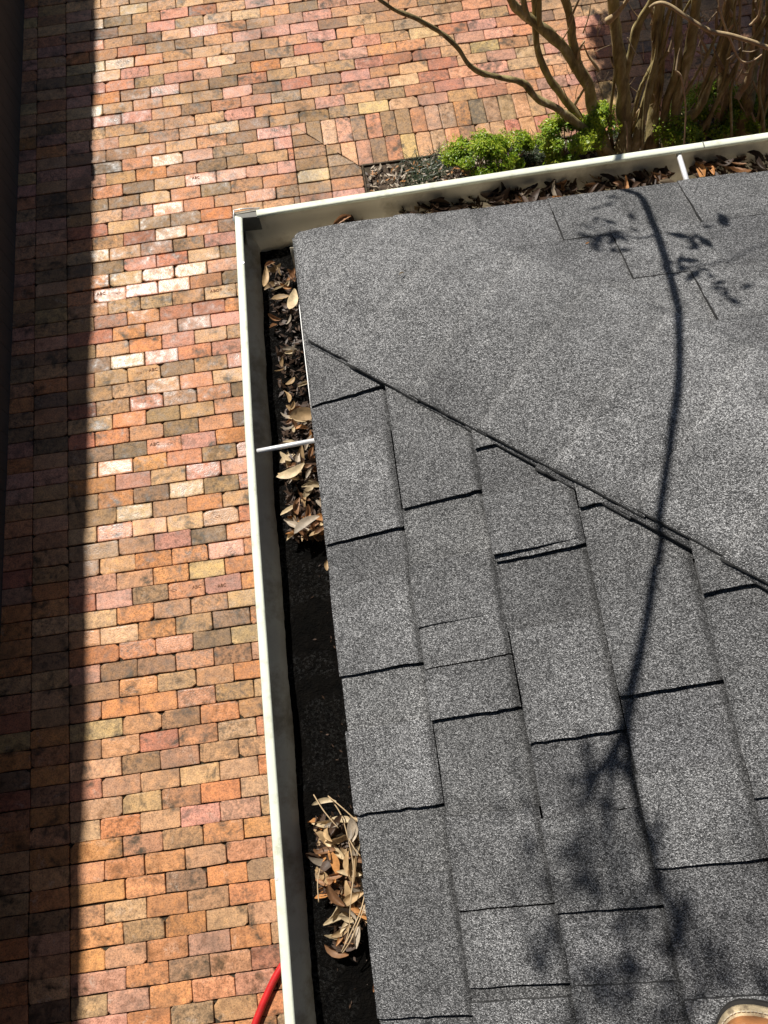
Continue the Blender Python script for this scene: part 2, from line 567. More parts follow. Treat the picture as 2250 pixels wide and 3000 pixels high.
for k in range(2):                              # two courses of soldiers along the top of the bed
    yt = BY1 - SOLD*k
    yb = yt - SOLD
    x = BX0 + SOLD*k
    while x < 5.2:
        w = 0.0985 + random.gauss(0, 0.0016)
        dl, dr = x - BX0, x + w - BX0           # mitre depth at either side
        g = 0.0025
        if dl < SOLD*(k+1) - 0.02:
            lb, rb = max(yb, BY1-dl), max(yb, BY1-dr)
            poly = [(x+g, lb+g), (x+w-g, rb+g), (x+w-g, yt-g), (x+g, yt-g)]
            if yt - rb > 0.012:
                if yt - lb < 0.012:
                    poly = [(x+2*g, yt-g*1.2), (x+w-g, rb+2.2*g), (x+w-g, yt-g)]
                add_brick(x, x+w, yb, yt, poly=poly)
        else:
            add_brick(x, x+w, yb, yt)
        x += w

def brick_mesh(name, items):
    V, F, cols, pars = [], [], [], []
    for b in items:
        o = len(V)
        V += b[2]
        F += [tuple(i+o for i in f) for f in b[3]]
        n4 = len(b[2])//4
        cols += [b[4]]*len(b[2])
        g_, d_, m_ = b[5]
        pars += [(g_, d_, m_)]*n4 + [(g_*0.4, min(1.0, d_+0.4), m_)]*n4 + [(0.0, 0.9, m_)]*(2*n4)
    me = bpy.data.meshes.new(name)
    me.from_pydata(V, [], F)
    for nm, src in (('bcol', cols), ('bpar', pars)):
        at_ = me.color_attributes.new(nm, 'FLOAT_COLOR', 'POINT')
        flat = []
        for c in src: flat += [c[0], c[1], c[2], 1.0]
        at_.data.foreach_set('color', flat)
    me.update()
    return me

order = sorted(range(len(bricks)), key=lambda i: -bricks[i][6])
singles = order[:300]
single_obj = {}
for i in singles:
    b = bricks[i]
    bb = list(b)
    cx, cy = b[0], b[1]
    bb[2] = [(x-cx, y-cy, z) for x, y, z in b[2]]
    o = obj_me('brick', brick_mesh('brick', [bb]), M['brick'], paving)
    o.location = (cx, cy, 0.014)
    o.location.z = 0.0
    single_obj[i] = o
rest = obj_me('brick_field', brick_mesh('brick_field', [bricks[i] for i in order[300:]]), M['brick'], paving)
tag(rest, kind='stuff')

# stamped lettering on a few bricks: text at a pixel of the photograph's brick faces
def stamp(u, v, text, size=0.03, diamond=None, flip=False):
    c = at(u, v, 0.0)
    best = min(singles, key=lambda i: (bricks[i][0]-c.x)**2 + (bricks[i][1]-c.y)**2)
    b = bricks[best]
    host = single_obj[best]
    cu = bpy.data.curves.new('lettering', 'FONT')
    cu.body = text
    cu.size = size
    cu.align_x = 'CENTER'; cu.align_y = 'CENTER'
    cu.resolution_u = 2
    cu.offset = 0.0004
    tmp = bpy.data.objects.new('lettering', cu)
    COL.objects.link(tmp)
    bpy.context.view_layer.update()
    me = bpy.data.meshes.new_from_object(tmp.evaluated_get(bpy.context.evaluated_depsgraph_get()))
    bpy.data.objects.remove(tmp)
    me.materials.clear()
    lz = max(z for _, _, z in b[2]) + 0.0012
    o = obj_me('lettering', me, M['stamp'], host)
    lx = min(max(c.x - b[0], -0.055), 0.055)
    o.location = (lx, min(max(c.y - b[1], -0.012), 0.012), lz)
    if flip: o.rotation_euler = (0, 0, math.pi)
    if diamond:
        w, h_, t = 0.017, 0.0085, 0.0022
        V = []
        for s in (1.0, 1.0 - t/h_*0.8):
            V += [(-w*s, 0, 0), (0, -h_*s, 0), (w*s, 0, 0), (0, h_*s, 0)]
        F = [(i, (i+1) % 4, 4+(i+1) % 4, 4+i) for i in range(4)]
        d = obj_py('diamond_mark', V, F, M['stamp'], host)
        d.location = (diamond, 0.004, lz)
stamp(633, 848, 'ABOT', 0.028, 0.062)
stamp(452, 1078, 'ABC', 0.028, -0.03)
stamp(448, 1300, 'ABC', 0.028, 0.03)
stamp(290, 858, 'ABC', 0.028, 0.05)
stamp(585, 1718, 'ABC', 0.026, -0.07)
stamp(560, 350, 'ABC', 0.026)
stamp(650, 1715, 'ABC', 0.024)
stamp(640, 1510, '', 0.02, -0.02)

bed = sheet('planting_bed', BXI+0.004, 5.3, 0.55, BYI-0.004, 0.004, M['soil'])
sheet('planting_bed', BXI+0.004, 0.7, -3.1, 0.546, 0.004, M['soil'])
# dark edging between bed and paving
bm = bmesh.new()
box(bm, BXI+0.001, BXI+0.011, 0.6, BYI-0.003, -0.03, 0.014)
box(bm, BXI+0.012, 5.2, BYI-0.013, BYI-0.003, -0.03, 0.016)
tag(obj_bm('bed_edging', bm, M['soil']), 'thin dark edging between planting bed and soldier bricks', 'edging')

# ------------------------------------------------------------------ the house with its hipped roof
ZE = 2.92
HC = Vector((-0.081, 1.097, ZE))                # corner of the shingles at the eaves
HR = R(-0.60)
PH = R(21.0)
T = math.tan(PH)
house = empty('house', (HC.x, HC.y, 0.0), HR)
tag(house, 'single storey house with grey asphalt shingle hip roof seen from above', 'house')
HM = Matrix.Translation(HC) @ Matrix.Rotation(HR, 4, 'Z')
HMi = HM.inverted()
def loc(p): return HMi @ Vector(p)
def wld(p): return HM @ Vector(p)
def lray(u, v):
    return (HMi.to_3x3() @ ray(u, v)), HMi @ CAM_P
def hit_left(u, v, lift=0.0):
    d, o = lray(u, v)
    t = (lift + T*o.x - o.z) / (d.z - T*d.x)
    return o + d*t
def hit_top(u, v, lift=0.0):
    d, o = lray(u, v)
    t = (lift - T*o.y - o.z) / (d.z + T*d.y)
    return o + d*t
def hit_z(u, v, z):
    d, o = lray(u, v)
    return o + d*((z - o.z)/d.z)
def smin(a, b, k=0.05):
    h = max(k - abs(a-b), 0.0)/k
    return min(a, b) - h*h*k*0.25
def roof_z(x, y): return T*min(x, -y)

def hpart(name, bm, mat, smooth=False, parent=None):
    o = obj_bm(name, bm, mat, parent or house, smooth)
    o.location.z = ZE if parent is None else 0.0
    return o
# walls, soffit, fascia
bm = bmesh.new(); box(bm, 0.42, 6.0, -7.0, -0.42, -ZE, -0.16); hpart('wall', bm, M['wallbrick'])
bm = bmesh.new(); box(bm, 0.036, 0.42, -7.0, -0.036, -0.172, -0.16); box(bm, 0.42, 6.0, -0.42, -0.036, -0.172, -0.16); hpart('soffit', bm, M['wood_white'])
bm = bmesh.new(); box(bm, 0.014, 0.034, -7.0, -0.014, -0.18, -0.012); box(bm, 0.034, 6.0, -0.034, -0.014, -0.18, -0.012); hpart('fascia', bm, M['wood_white'])
# roof deck
bm = bmesh.new()
D = 3.0
for z0 in (-0.006,):
    pts = [(0.016,-0.016),(0.016,-7.0),(D,-7.0),(D,-D),(6.5,-D),(6.5,-0.016)]
    v = [bm.verts.new((x, y, roof_z(x, y)+z0)) for x, y in pts]
    bm.faces.new((v[0], v[1], v[2], v[3])); bm.faces.new((v[0], v[3], v[4], v[5]))
    w = [bm.verts.new((x, y, roof_z(x, y)+z0-0.018)) for x, y in pts]
    bm.faces.new((w[3], w[2], w[1], w[0])); bm.faces.new((w[5], w[4], w[3], w[0]))
roof = hpart('roof', bm, M['darkroof'])
# ridge side closing plane so no light falls in from behind
bm = bmesh.new(); box(bm, D, 6.5, -7.0, -D, T*D-0.03, T*D-0.012); hpart('roof_flat', bm, M['darkroof'])

# drip edge peeping out beyond the shingles on the left eave
bm = bmesh.new()
ys = [-0.10, -0.16, -0.25, -0.35, -0.48, -0.62, -0.8, -1.1, -1.5]
pr = [0.002, 0.010, 0.010, 0.0095, 0.007, 0.003, 0.0012, 0.0015, 0.001]
for i in range(len(ys)-1):
    a = [(-pr[i], ys[i], -0.0075), (0.02, ys[i], -0.0005), (0.02, ys[i+1], -0.0005), (-pr[i+1], ys[i+1], -0.0075)]
    b = [(-pr[i], ys[i], -0.0075), (-pr[i+1], ys[i+1], -0.0075), (-pr[i+1]+0.001, ys[i+1], -0.03), (-pr[i]+0.001, ys[i], -0.03)]
    for q in (a, b):
        bm.faces.new([bm.verts.new(c) for c in q])
hpart('drip_edge', bm, M['drip'])

# --- shingles
EXP = 0.1475
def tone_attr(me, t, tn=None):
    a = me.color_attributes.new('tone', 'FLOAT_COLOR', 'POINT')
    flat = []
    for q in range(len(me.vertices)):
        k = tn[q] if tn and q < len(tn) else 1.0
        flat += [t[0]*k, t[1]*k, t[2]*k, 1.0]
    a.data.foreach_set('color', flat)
def shingle_piece(plane, k, a0, a1, lift, name='shingle', tone=None, s_lo=None, raised=False):
    """one piece of course k between positions a0 > a1 along the eave; lift = height of its butt"""
    rnd = random.Random(int(k*977 + a0*10007) & 0xffff)
    c, s_ = math.cos(PH), math.sin(PH)
    s0 = k*EXP - (0.004 if k == 0 else 0) + rnd.gauss(0, 0.0012)
    if s_lo is not None: s0 = s_lo
    s1 = (k+1)*EXP + (0.012 if not raised else -0.001)
    end_h = 0.0006 if not raised else 0.0088
    fs = [0.0, 0.06, 0.45, 0.84, 0.905, 0.95, 1.0] if not raised else [0.0, 0.06, 0.16, 0.27, 0.38, 0.5, 0.6, 0.7, 0.8, 0.90, 0.965, 1.0]
    ns, na = len(fs)-1, max(2, int(abs(a0-a1)/0.03))
    TN = []
    V, F = [], []
    def P(s, a, h):
        # s up the slope, a along the eave, h above the deck
        if plane == 'L':
            return (s*c - h*s_, a, s*s_ + h*c)
        return (a, -(s*c - h*s_), s*s_ + h*c)
    grid = {}
    for i in range(ns+1):
        f = fs[i]
        s = s0 + (s1-s0)*f
        for j in range(na+1):
            g = j/na
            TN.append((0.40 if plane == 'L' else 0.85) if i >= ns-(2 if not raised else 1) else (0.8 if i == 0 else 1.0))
            aa = a0 + (a1-a0)*g
            if plane == 'L':
                aa = min(aa, -(s*c) - 0.01 - 0.002*j)      # stop at the hip
            else:
                aa = max(aa, s*c + 0.01 + 0.002*j)
            h = lift*(1-f) + end_h*f + 0.0006*noise.noise(Vector((s*30, aa*30, k)))
            ss = s + (0.0012*noise.noise(Vector((aa*90, k*3.1, 0))) if i == 0 else 0)
            if j in (0, na) and ns: aa += 0.0022*noise.noise(Vector((s*110, aa*3, 5.0))) + 0.0012*noise.noise(Vector((s*330, aa*3, 1.0)))
            grid[i, j] = len(V); V.append(P(ss, aa, h))
    for i in range(ns):
        for j in range(na):
            F.append((grid[i, j], grid[i, j+1], grid[i+1, j+1], grid[i+1, j]))
    ntop = len(F)
    # edges down to the deck
    border = [grid[0, j] for j in range(na+1)] + [grid[i, na] for i in range(1, ns+1)]
    border2 = [grid[i, 0] for i in range(ns, -1, -1)]
    n0 = Vector(P(0, 0, -1)) - Vector(P(0, 0, 0))
    for chain in (border, border2):
        low = []
        for idx in chain:
            low.append(len(V)); V.append(tuple(Vector(V[idx]) + n0*(lift+0.001)))
        for q in range(len(chain)-1):
            F.append((chain[q], low[q], low[q+1], chain[q+1]))
    o = obj_py(name, V, F, [M['shingle'], M['cut_edge']], roof)
    for q in range(ntop, len(F)): o.data.polygons[q].material_index = 1
    if tone is None:
        t = rnd.uniform(0.76, 1.12)
        tone = (t, t, t*rnd.uniform(0.99, 1.02))
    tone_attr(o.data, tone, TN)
    return o

# dark tab ends read from the photo (left slope), one list per course: pixel near the lower end of each line
TABS = {
 0: [(940,1188),(980,1594),(1022,1980),(1060,2384),(1120,2979)],
 1: [(1200,1490),(1240,1839),(1275,2110),(1360,2664)],
 2: [(1405,1318),(1440,1655),(1535,2180),(1620,2674)],
 3: [(1705,1490),(1820,2040),(1905,2544)],
 4: [(2065,1740),(2215,2338)],
}
for k in range(0, 9):
    if k in TABS:
        cuts = [hit_left(u, v, 0.004).y for u, v in TABS[k]]
        while cuts[-1] > -2.6: cuts.append(cuts[-1] - random.uniform(0.17, 0.33))
    else:
        cuts = []
        a = -k*EXP - 0.1 - random.uniform(0.1, 0.3)
        while a > -2.6:
            cuts.append(a); a -= random.uniform(0.16, 0.34)
    top = -k*EXP*math.cos(PH) - 0.005
    prev = top
    for cpos in cuts:
        L = prev - cpos
        f = random.uniform(0.45, 0.68)
        mid = cpos + L*f
        if L < 0.12: mid = prev - 0.004
        if prev - mid > 0.02:
            shingle_piece('L', k, prev, mid, 0.0085)
        t = random.uniform(0.88, 1.24)
        shingle_piece('L', k, mid, cpos, random.uniform(0.0125, 0.0175), tone=(t, t, t), raised=True)
        prev = cpos
# a doubled edge in the third course and a loose thin one in the second
for u, v, k, w in ((1440,1635,2,0.0), (1252,1960,1,0.0), (1390,2890,1,0)):
    p = hit_left(u, v, 0.006)
    t = random.uniform(0.95, 1.1)
    shingle_piece('L', k, p.y+0.10, p.y, 0.0235 if k == 2 else 0.0125, tone=(t, t, t), raised=True)
# top slope
for k in range(0, 9):
    a = k*EXP*math.cos(PH) + 0.005
    prev = a
    while prev < 2.4:
        L1 = random.uniform(0.10, 0.22); L2 = random.uniform(0.09, 0.18)
        shingle_piece('T', k, prev, prev+L1, 0.0085)
        t = random.uniform(0.9, 1.14)
        shingle_piece('T', k, prev+L1, prev+L1+L2, 0.0108, tone=(t, t, t), raised=True)
        prev += L1+L2

# hip cap pieces bent over the hip, from the corner upwards
W = 0.180
R2 = math.sqrt(0.5)
def cap_piece(d0, d1, lift, W_, name, tone):
    V, F = [], []
    nd, nw = 8, 22
    g = {}
    for i in range(nd+1):
        d = d0 + (d1-d0)*i/nd
        for j in range(nw+1):
            s = -1 + 2*j/nw
            w = s*min(W_, d + 0.004)
            if abs(s) == 1: w += 0.0012*noise.noise(Vector((d*35, s*4, d0)))
            x = (d+w)*R2; y = -(d-w)*R2
            f = i/nd
            base = T*smin(x, -y, 0.075)
            h = lift*(1-f*0.18) + 0.0012*noise.noise(Vector((d*18, w*18, 2.0))) + 0.0065*(1-s*s)*noise.noise(Vector((d*6.5, w*7.5, 7.0)))
            sag = 0.010*max(0.0, 1-d/0.10)**1.5 if d0 < 0.01 else 0.0
            g[i, j] = len(V); V.append((x, y, base + h - sag))
    for i in range(nd):
        for j in range(nw):
            F.append((g[i, j], g[i+1, j], g[i+1, j+1], g[i, j+1]))
    chain = [g[i, 0] for i in range(nd, -1, -1)] + [g[0, j] for j in range(1, nw+1)] + [g[i, nw] for i in range(1, nd+1)]
    low = []
    for idx in chain:
        low.append(len(V)); v = V[idx]; V.append((v[0], v[1], v[2]-lift*0.8))
    for q in range(len(chain)-1):
        F.append((chain[q], chain[q+1], low[q+1], low[q]))
    o = obj_py(name, V, F, [M['shingle'], M['cut_edge']], roof, True)
    for q in range(nd*nw, len(F)): o.data.polygons[q].material_index = 1
    tone_attr(o.data, tone)
    return o
d = 0.0
i = 0
while d < 2.2:
    t = random.uniform(0.96, 1.1)
    cap_piece(d if d else 0.001, d+0.165, 0.0255, W + random.uniform(-0.003, 0.004), 'hip_cap_shingle', (t*1.10, t*1.10, t*1.10))
    cap_piece(max(0.001, d-0.02), d+0.15, 0.0160, W + 0.0055 + random.uniform(-0.002, 0.004), 'hip_underlay', (0.75, 0.75, 0.76))
    d += 0.143
    i += 1

# ------------------------------------------------------------------ rain gutter
gut = empty('rain_gutter', (HC.x, HC.y, 0.0), HR)
tag(gut, 'white metal rain gutter turning the roof corner, full of leaves', 'gutter')
LZ = -0.022                                     # lip height against the shingle edge
def lip_left(y):                                # x of the outer lip along the left run
    pts = [(0.11,-0.1245),(-0.41,-0.1405),(-0.64,-0.1450),(-1.03,-0.1495),(-1.41,-0.1530),(-4.0,-0.170)]
    for (ya, xa), (yb, xb) in zip(pts, pts[1:]):
        if y >= yb: return xa + (xb-xa)*(ya-y)/(ya-yb)
    return -0.170
def lip_top(x):
    pts = [(-0.13,0.0965),(0.47,0.114),(1.03,0.1255),(4.0,0.155)]
    for (xa, ya), (xb, yb) in zip(pts, pts[1:]):
        if x <= xb: return ya + (yb-ya)*(x-xa)/(xb-xa)
    return 0.155
CORN = (-0.1248, 0.0966)
PROF_OUT = [(0.0145,-0.007),(0.0150,-0.001),(0.0125,0.0),(0.0012,0.0),(0.0,-0.0015)]            # folded lip (white)
PROF_IN = [(0.0,-0.0015),(0.001,-0.030),(0.005,-0.037),(0.012,-0.045),(0.024,-0.053),(0.033,-0.064),(0.038,-0.082),(0.043,-0.0925),(0.052,-0.096)]
def run(name, profile, which, mat, a_lo, a_hi, n, extra=None, smooth=True, thick=0.0012):
    V, F = [], []
    st = []
    for i in range(n+1):
        st.append(a_lo + (a_hi-a_lo)*i/n)
    m = len(profile) + (2 if extra else 0)
    for a in st:
        base = lip_left(a) if which == 'L' else lip_top(a)
        prof = list(profile)
        if extra:
            wd = (0.012 - base) if which == 'L' else (base + 0.012)
            prof += [(wd, -0.096), (wd, 0.006)]
        for (nn, z) in prof:
            if which == 'L':
                y = min(a, CORN[1] - nn) if a > CORN[1]-0.06 else a
                V.append((base+nn, y, z+LZ))
            else:
                x = max(a, CORN[0] + nn) if a < CORN[0]+0.16 else a
                V.append((x, base-nn, z+LZ))
    for i in range(n):
        for j in range(m-1):
            q = (i*m+j, i*m+j+1, (i+1)*m+j+1, (i+1)*m+j)
            F.append(q if which == 'L' else tuple(reversed(q)))
    o = obj_py(name, V, F, mat, gut, smooth)
    o.location.z = ZE
    md = o.modifiers.new('thickness', 'SOLIDIFY')
    md.thickness = thick
    md.offset = 0
    return o
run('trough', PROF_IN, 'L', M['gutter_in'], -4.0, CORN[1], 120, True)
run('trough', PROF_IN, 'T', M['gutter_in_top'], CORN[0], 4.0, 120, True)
run('lip', PROF_OUT, 'L', M['white'], -4.0, CORN[1]-0.008, 90)
run('lip', PROF_OUT, 'T', M['white'], CORN[0]+0.046, 4.0, 90)
# the corner piece: dull grey strip folded round the mitre
bm = bmesh.new()
cx, cy = CORN
def quad(pts):
    bm.faces.new([bm.verts.new((x, y, z+LZ)) for x, y, z in pts])
quad([(cx-0.003, cy-0.022, -0.003), (cx-0.003, cy+0.004, -0.0035), (cx+0.012, cy-0.012, -0.003), (cx+0.016, cy-0.022, -0.004)])
quad([(cx-0.003, cy+0.004, -0.0035), (cx+0.052, cy+0.006, -0.003), (cx+0.050, cy-0.013, -0.0045), (cx+0.012, cy-0.012, -0.003)])
quad([(cx-0.003, cy+0.004, -0.0035), (cx-0.003, cy-0.022, -0.003), (cx-0.003, cy-0.022, -0.05), (cx-0.003, cy+0.004, -0.05)])
quad([(cx-0.003, cy+0.004, -0.0035), (cx-0.003, cy+0.004, -0.05), (cx+0.052, cy+0.006, -0.05), (cx+0.052, cy+0.006, -0.003)])
quad([(cx+0.012, cy-0.012, -0.003), (cx+0.050, cy-0.013, -0.0045), (cx+0.050, cy-0.014, -0.045), (cx+0.013, cy-0.013, -0.045)])
quad([(cx+0.012, cy-0.012, -0.003), (cx+0.013, cy-0.013, -0.045), (cx+0.015, cy-0.05, -0.045), (cx+0.016, cy-0.022, -0.004)])
o = obj_bm('corner_mitre', bm, M['mitre'], gut); o.location.z = ZE
md = o.modifiers.new('thickness', 'SOLIDIFY'); md.thickness = 0.001; md.offset = 0
V, F = tube([(Vector((cx-0.004, cy-0.02, LZ+0.0005)), 0.0011), (Vector((cx-0.001, cy+0.006, LZ+0.002)), 0.0012), (Vector((cx+0.02, cy+0.006, LZ+0.003)), 0.0012), (Vector((cx+0.055, cy+0.005, LZ)), 0.001)], 6)
o = obj_py('corner_seam_wire', V, F, M['rod'], gut, True); o.location.z = ZE
# hanger rods
def rod(u0, v0, z0, u1, v1, z1, r):
    a, b = hit_z(u0, v0, z0), hit_z(u1, v1, z1)
    V, F = tube([(a, r), (a.lerp(b, 0.25), r), (a.lerp(b, 0.6), r*1.03), (b + (b-a).normalized()*0.03, r)], 12)
    o = obj_py('hanger_rod', V, F, M['rod'], gut, True); o.location.z = ZE
rod(752, 1322, LZ-0.012, 935, 1288, LZ-0.004, 0.0045)
rod(1988, 452, LZ-0.012, 2012, 530, LZ-0.004, 0.0055)
# splice seam on the top lip
p = hit_z(2058, 414, LZ)
bm = bmesh.new(); box(bm, p.x-0.0012, p.x+0.0012, lip_top(p.x)-0.0152, lip_top(p.x)+0.0006, LZ-0.004, LZ+0.0009)
o = obj_bm('splice_seam', bm, M['mitre'], gut); o.location.z = ZE
# screw heads near the lower end and the middle of the left lip
for (u, v) in ((810, 2574), (712, 770)):
    p = hit_z(u, v, LZ)
    V, F = tube([(Vector((p.x, p.y, LZ)), 0.0035), (Vector((p.x, p.y, LZ+0.0012)), 0.003)], 8)
    o = obj_py('screw_head', V, F, M['rod'], gut); o.location.z = ZE

# --- wet sludge lying in the gutter
def sludge_z(x, y): 
    return LZ - 0.078 + 0.010*noise.noise(Vector((x*16, y*9, 3))) + 0.004*noise.noise(Vector((x*60, y*60, 1)))
def sludge_strip(which, lo, hi, n):
    V, F = [], []
    m = 10
    for i in range(n+1):
        a = lo + (hi-lo)*i/n
        for j in range(m+1):
            f = j/m
            if which == 'L':
                x0 = lip_left(a) + 0.034; x = x0 + (0.0105-x0)*f; y = a
                if a > 0: x = x0 + (0.0105 - x0 + 0.0)*f
            else:
                y0 = lip_top(a) - 0.034; y = y0 + (-0.0105-y0)*f; x = a
            V.append((x, y, sludge_z(x, y) + 0.008*f))
    for i in range(n):
        for j in range(m):
            q = (i*(m+1)+j, (i+1)*(m+1)+j, (i+1)*(m+1)+j+1, i*(m+1)+j+1)
            F.append(q)
    return V, F
V, F = merge([sludge_strip('L', -2.2, 0.05, 260), sludge_strip('T', 0.012, 2.2, 240)])
o = obj_py('gutter_sludge', [wld(v) for v in V], F, M['sludge'], None, True)
tag(o, 'black wet sludge lying along the bottom of the gutter', 'sludge', kind='stuff')

# ------------------------------------------------------------------ dry leaves in the gutter
def leaf_mesh(length, width, curl, fold, twist, seed):
    rnd = random.Random(seed)
    V, F = [], []
    n, m = 10, 4
    bend = rnd.uniform(-0.25, 0.25)
    for i in range(n+1):
        t = i/n
        w = width*0.5*(math.sin(math.pi*min(1, 0.04+0.93*t**0.9))**0.85) + 0.0003
        if t < 0.1: w = 0.0006
        an = curl*(t-0.5)
        cxp = length*(math.sin(an)/curl if abs(curl) > 1e-3 else (t-0.5))
        czp = length*((1-math.cos(an))/curl if abs(curl) > 1e-3 else 0)
        side = bend*length*(t-0.5)**2*2
        tw = twist*(t-0.5)
        for j in range(m+1):
            s = -1 + 2*j/m
            lx, lz = w*s, fold*w*abs(s)**1.4*(1 if abs(s) else 0) + 0.0006*math.sin(t*25+s*3)
            V.append((cxp, side + lx*math.cos(tw) - lz*math.sin(tw), czp + lx*math.sin(tw) + lz*math.cos(tw)))
    for i in range(n):
        for j in range(m):
            F.append((i*(m+1)+j, (i+1)*(m+1)+j, (i+1)*(m+1)+j+1, i*(m+1)+j+1))
    me = bpy.data.meshes.new('dry_leaf')
    me.from_pydata(V, [], F)
    for p in me.polygons: p.use_smooth = True
    return me
LM = {}
for mi in range(len(LEAF)):
    LM[mi] = []
    for q in range(5):
        rr = random.Random(mi*31+q)
        me = leaf_mesh(rr.uniform(0.036, 0.054), rr.uniform(0.0095, 0.0155), rr.uniform(-1.0, 1.5), rr.uniform(0.1, 1.3), rr.uniform(-0.9, 0.9), mi*100+q)
        me.materials.append(LEAF[mi])
        LM[mi].append(me)
def leaf(u, v, z, label, group=None, mi=None, ang=None, tilt=None, scale=1.0, me=None):
    p = wld(hit_z(u, v, z))
    if mi is None: mi = random.choices(range(6), [3, 2.2, 2.2, 1.1, 2.0, 1.6])[0]
    o = bpy.data.objects.new('dry_leaf', me or random.choice(LM[mi]))
    o.location = p
    o.rotation_euler = (random.gauss(0, 0.45) if tilt is None else tilt, random.gauss(0, 0.35) if tilt is None else 0.0, random.uniform(0, 6.28) if ang is None else ang)
    o.scale = (scale,)*3
    link(o)
    if group: label = ('tan', 'brown', 'greyish', 'orange brown', 'cream', 'dark brown')[mi] + ' ' + label
    tag(o, label, 'leaf', group)
    return o
def in_quad(q):
    a, b = random.random(), random.random()
    x = (1-a)*((1-b)*q[0][0]+b*q[3][0]) + a*((1-b)*q[1][0]+b*q[2][0])
    y = (1-a)*((1-b)*q[0][1]+b*q[3][1]) + a*((1-b)*q[1][1]+b*q[2][1])
    return x, y
FL = LZ - 0.062
clumps = [
 (((780,770),(866,800),(900,1160),(822,1160)), 26, 0.016, 0.7, 'small dry leaf scattered in the gutter just below the corner', 'leaves in the gutter below the corner'),

 (((838,1180),(925,1180),(940,1300),(830,1300)), 24, 0.028, 0.72, 'dry leaf in the clump just above the left hanger rod', 'leaves above the left hanger rod'),
 (((830,1330),(942,1320),(962,1580),(850,1580)), 52, 0.030, 0.85, 'dry leaf in the clump just below the left hanger rod', 'leaves below the left hanger rod'),
 (((925,2400),(1040,2400),(1070,2700),(940,2620)), 74, 0.034, 1.0, 'dry leaf in the dense pile near the bottom of the left gutter', 'leaves in the pile at the bottom of the left gutter'),
 (((970,2690),(1070,2690),(1040,2770),(985,2790)), 12, 0.02, 0.9, 'dry leaf at the lower tail of the dense pile in the left gutter', 'leaves at the tail of the bottom pile'),
 (((985,660),(1080,640),(1085,668),(985,676)), 9, 0.020, 0.95, 'leaf in the first heap along the top gutter from the corner', 'leaves in the first heap of the top gutter'),
 (((1180,610),(1400,580),(1420,615),(1190,648)), 44, 0.030, 1.0, 'shaded leaf in the low heap midway along the top gutter', 'leaves in the low heap of the top gutter'),
 (((1430,575),(1690,535),(1690,578),(1440,608)), 54, 0.034, 1.0, 'leaf in the long heap left of the branch shadow', 'leaves in the long heap of the top gutter'),
 (((1700,530),(1960,500),(1965,540),(1710,566)), 44, 0.034, 1.0, 'leaf in the heap left of the top hanger rod', 'leaves left of the top hanger rod'),
 (((2030,480),(2250,455),(2250,500),(2040,530)), 40, 0.034, 1.0, 'leaf in the gutter right of the top hanger rod', 'leaves right of the top hanger rod'),
]
for q, n, hz, sc, lab, grp in clumps:
    for i in range(n):
        u, v = in_quad(q)
        z = FL + random.uniform(0.0, hz)
        leaf(u, v, z, lab, grp, scale=sc*random.uniform(0.75, 1.15), mi=random.choices(range(6), [2.2,1.6,2.6,0.9,2.6,1.2] if 'pile' in grp else ([0.15,0.7,0.15,0.2,0.05,6] if 'top' in grp else [3,2.2,2.2,1.1,2.0,2.6]))[0])  # wet and shade put into the colour: top gutter leaves mostly dark
# leaves one can single out
big = leaf_mesh(0.062, 0.026, 1.3, 0.3, 0.2, 901); big.materials.append(LEAF[0])
leaf(893, 1212, FL+0.046, 'large curled tan leaf above the left hanger rod', mi=0, ang=R(-6), tilt=0.5, me=big)
lg = leaf_mesh(0.060, 0.018, -0.5, 0.2, 0.3, 902); lg.materials.append(LEAF[4])
leaf(855, 1385, FL+0.040, 'long yellowish leaf lying crosswise below the left hanger rod', mi=4, ang=R(20), tilt=0.15, me=lg)
lw = leaf_mesh(0.058, 0.016, 0.4, 0.2, 0.2, 903); lw.materials.append(LEAF[2])
leaf(893, 1530, FL+0.038, 'pale grey leaf pointing to the roof at the bottom of the hanger rod clump', mi=2, ang=R(28), tilt=0.1, me=lw)
lc = leaf_mesh(0.052, 0.013, 1.0, 0.6, 0.2, 904); lc.materials.append(LEAF[0])
leaf(778, 815, FL+0.030, 'narrow upright tan leaf nearest the gutter corner', mi=0, ang=R(80), tilt=0.3, me=lc)
ly = leaf_mesh(0.05, 0.02, 0.8, 0.2, 0.2, 905); ly.materials.append(LEAF[4])
leaf(858, 880, FL+0.050, 'cream leaf tucked under the white drip edge', mi=4, ang=R(70), tilt=0.2, me=ly)
leaf(822, 872, FL+0.030, 'tan leaf lying flat beside the cream leaf under the drip edge', mi=0, ang=R(0), tilt=-0.2)
leaf(1000, 640, FL+0.045, 'curled orange brown leaf standing nearest the corner in the top gutter', mi=1, ang=R(20), tilt=0.6, scale=1.2)
leaf(2055, 528, LZ-0.004, 'pale tan leaf caught at the eave right of the top hanger rod', mi=4, ang=R(10), tilt=0.1, scale=0.7)
leaf(1832, 546, LZ-0.012, 'upright orange leaf at the eave beside the branch shadow', mi=3, ang=R(80), tilt=0.5, scale=0.9)
leaf(1638, 580, LZ-0.012, 'small orange leaf at the eave over the long heap', mi=3, ang=R(-20), tilt=0.3, scale=0.6)
leaf(956, 1655, FL+0.035, 'lone tan leaf in the wet sludge below the hanger rod clump', mi=0, ang=R(75), tilt=0.4, scale=0.6)
leaf(1098, 2880, LZ-0.02, 'lone brown leaf under the shingle edge near the bottom', mi=1, ang=R(80), tilt=0.4, scale=0.55)
leaf(948, 2345, FL+0.03, 'cream leaf at the head of the bottom pile under the crossing straws', mi=4, ang=R(0), tilt=0.1, scale=0.8)
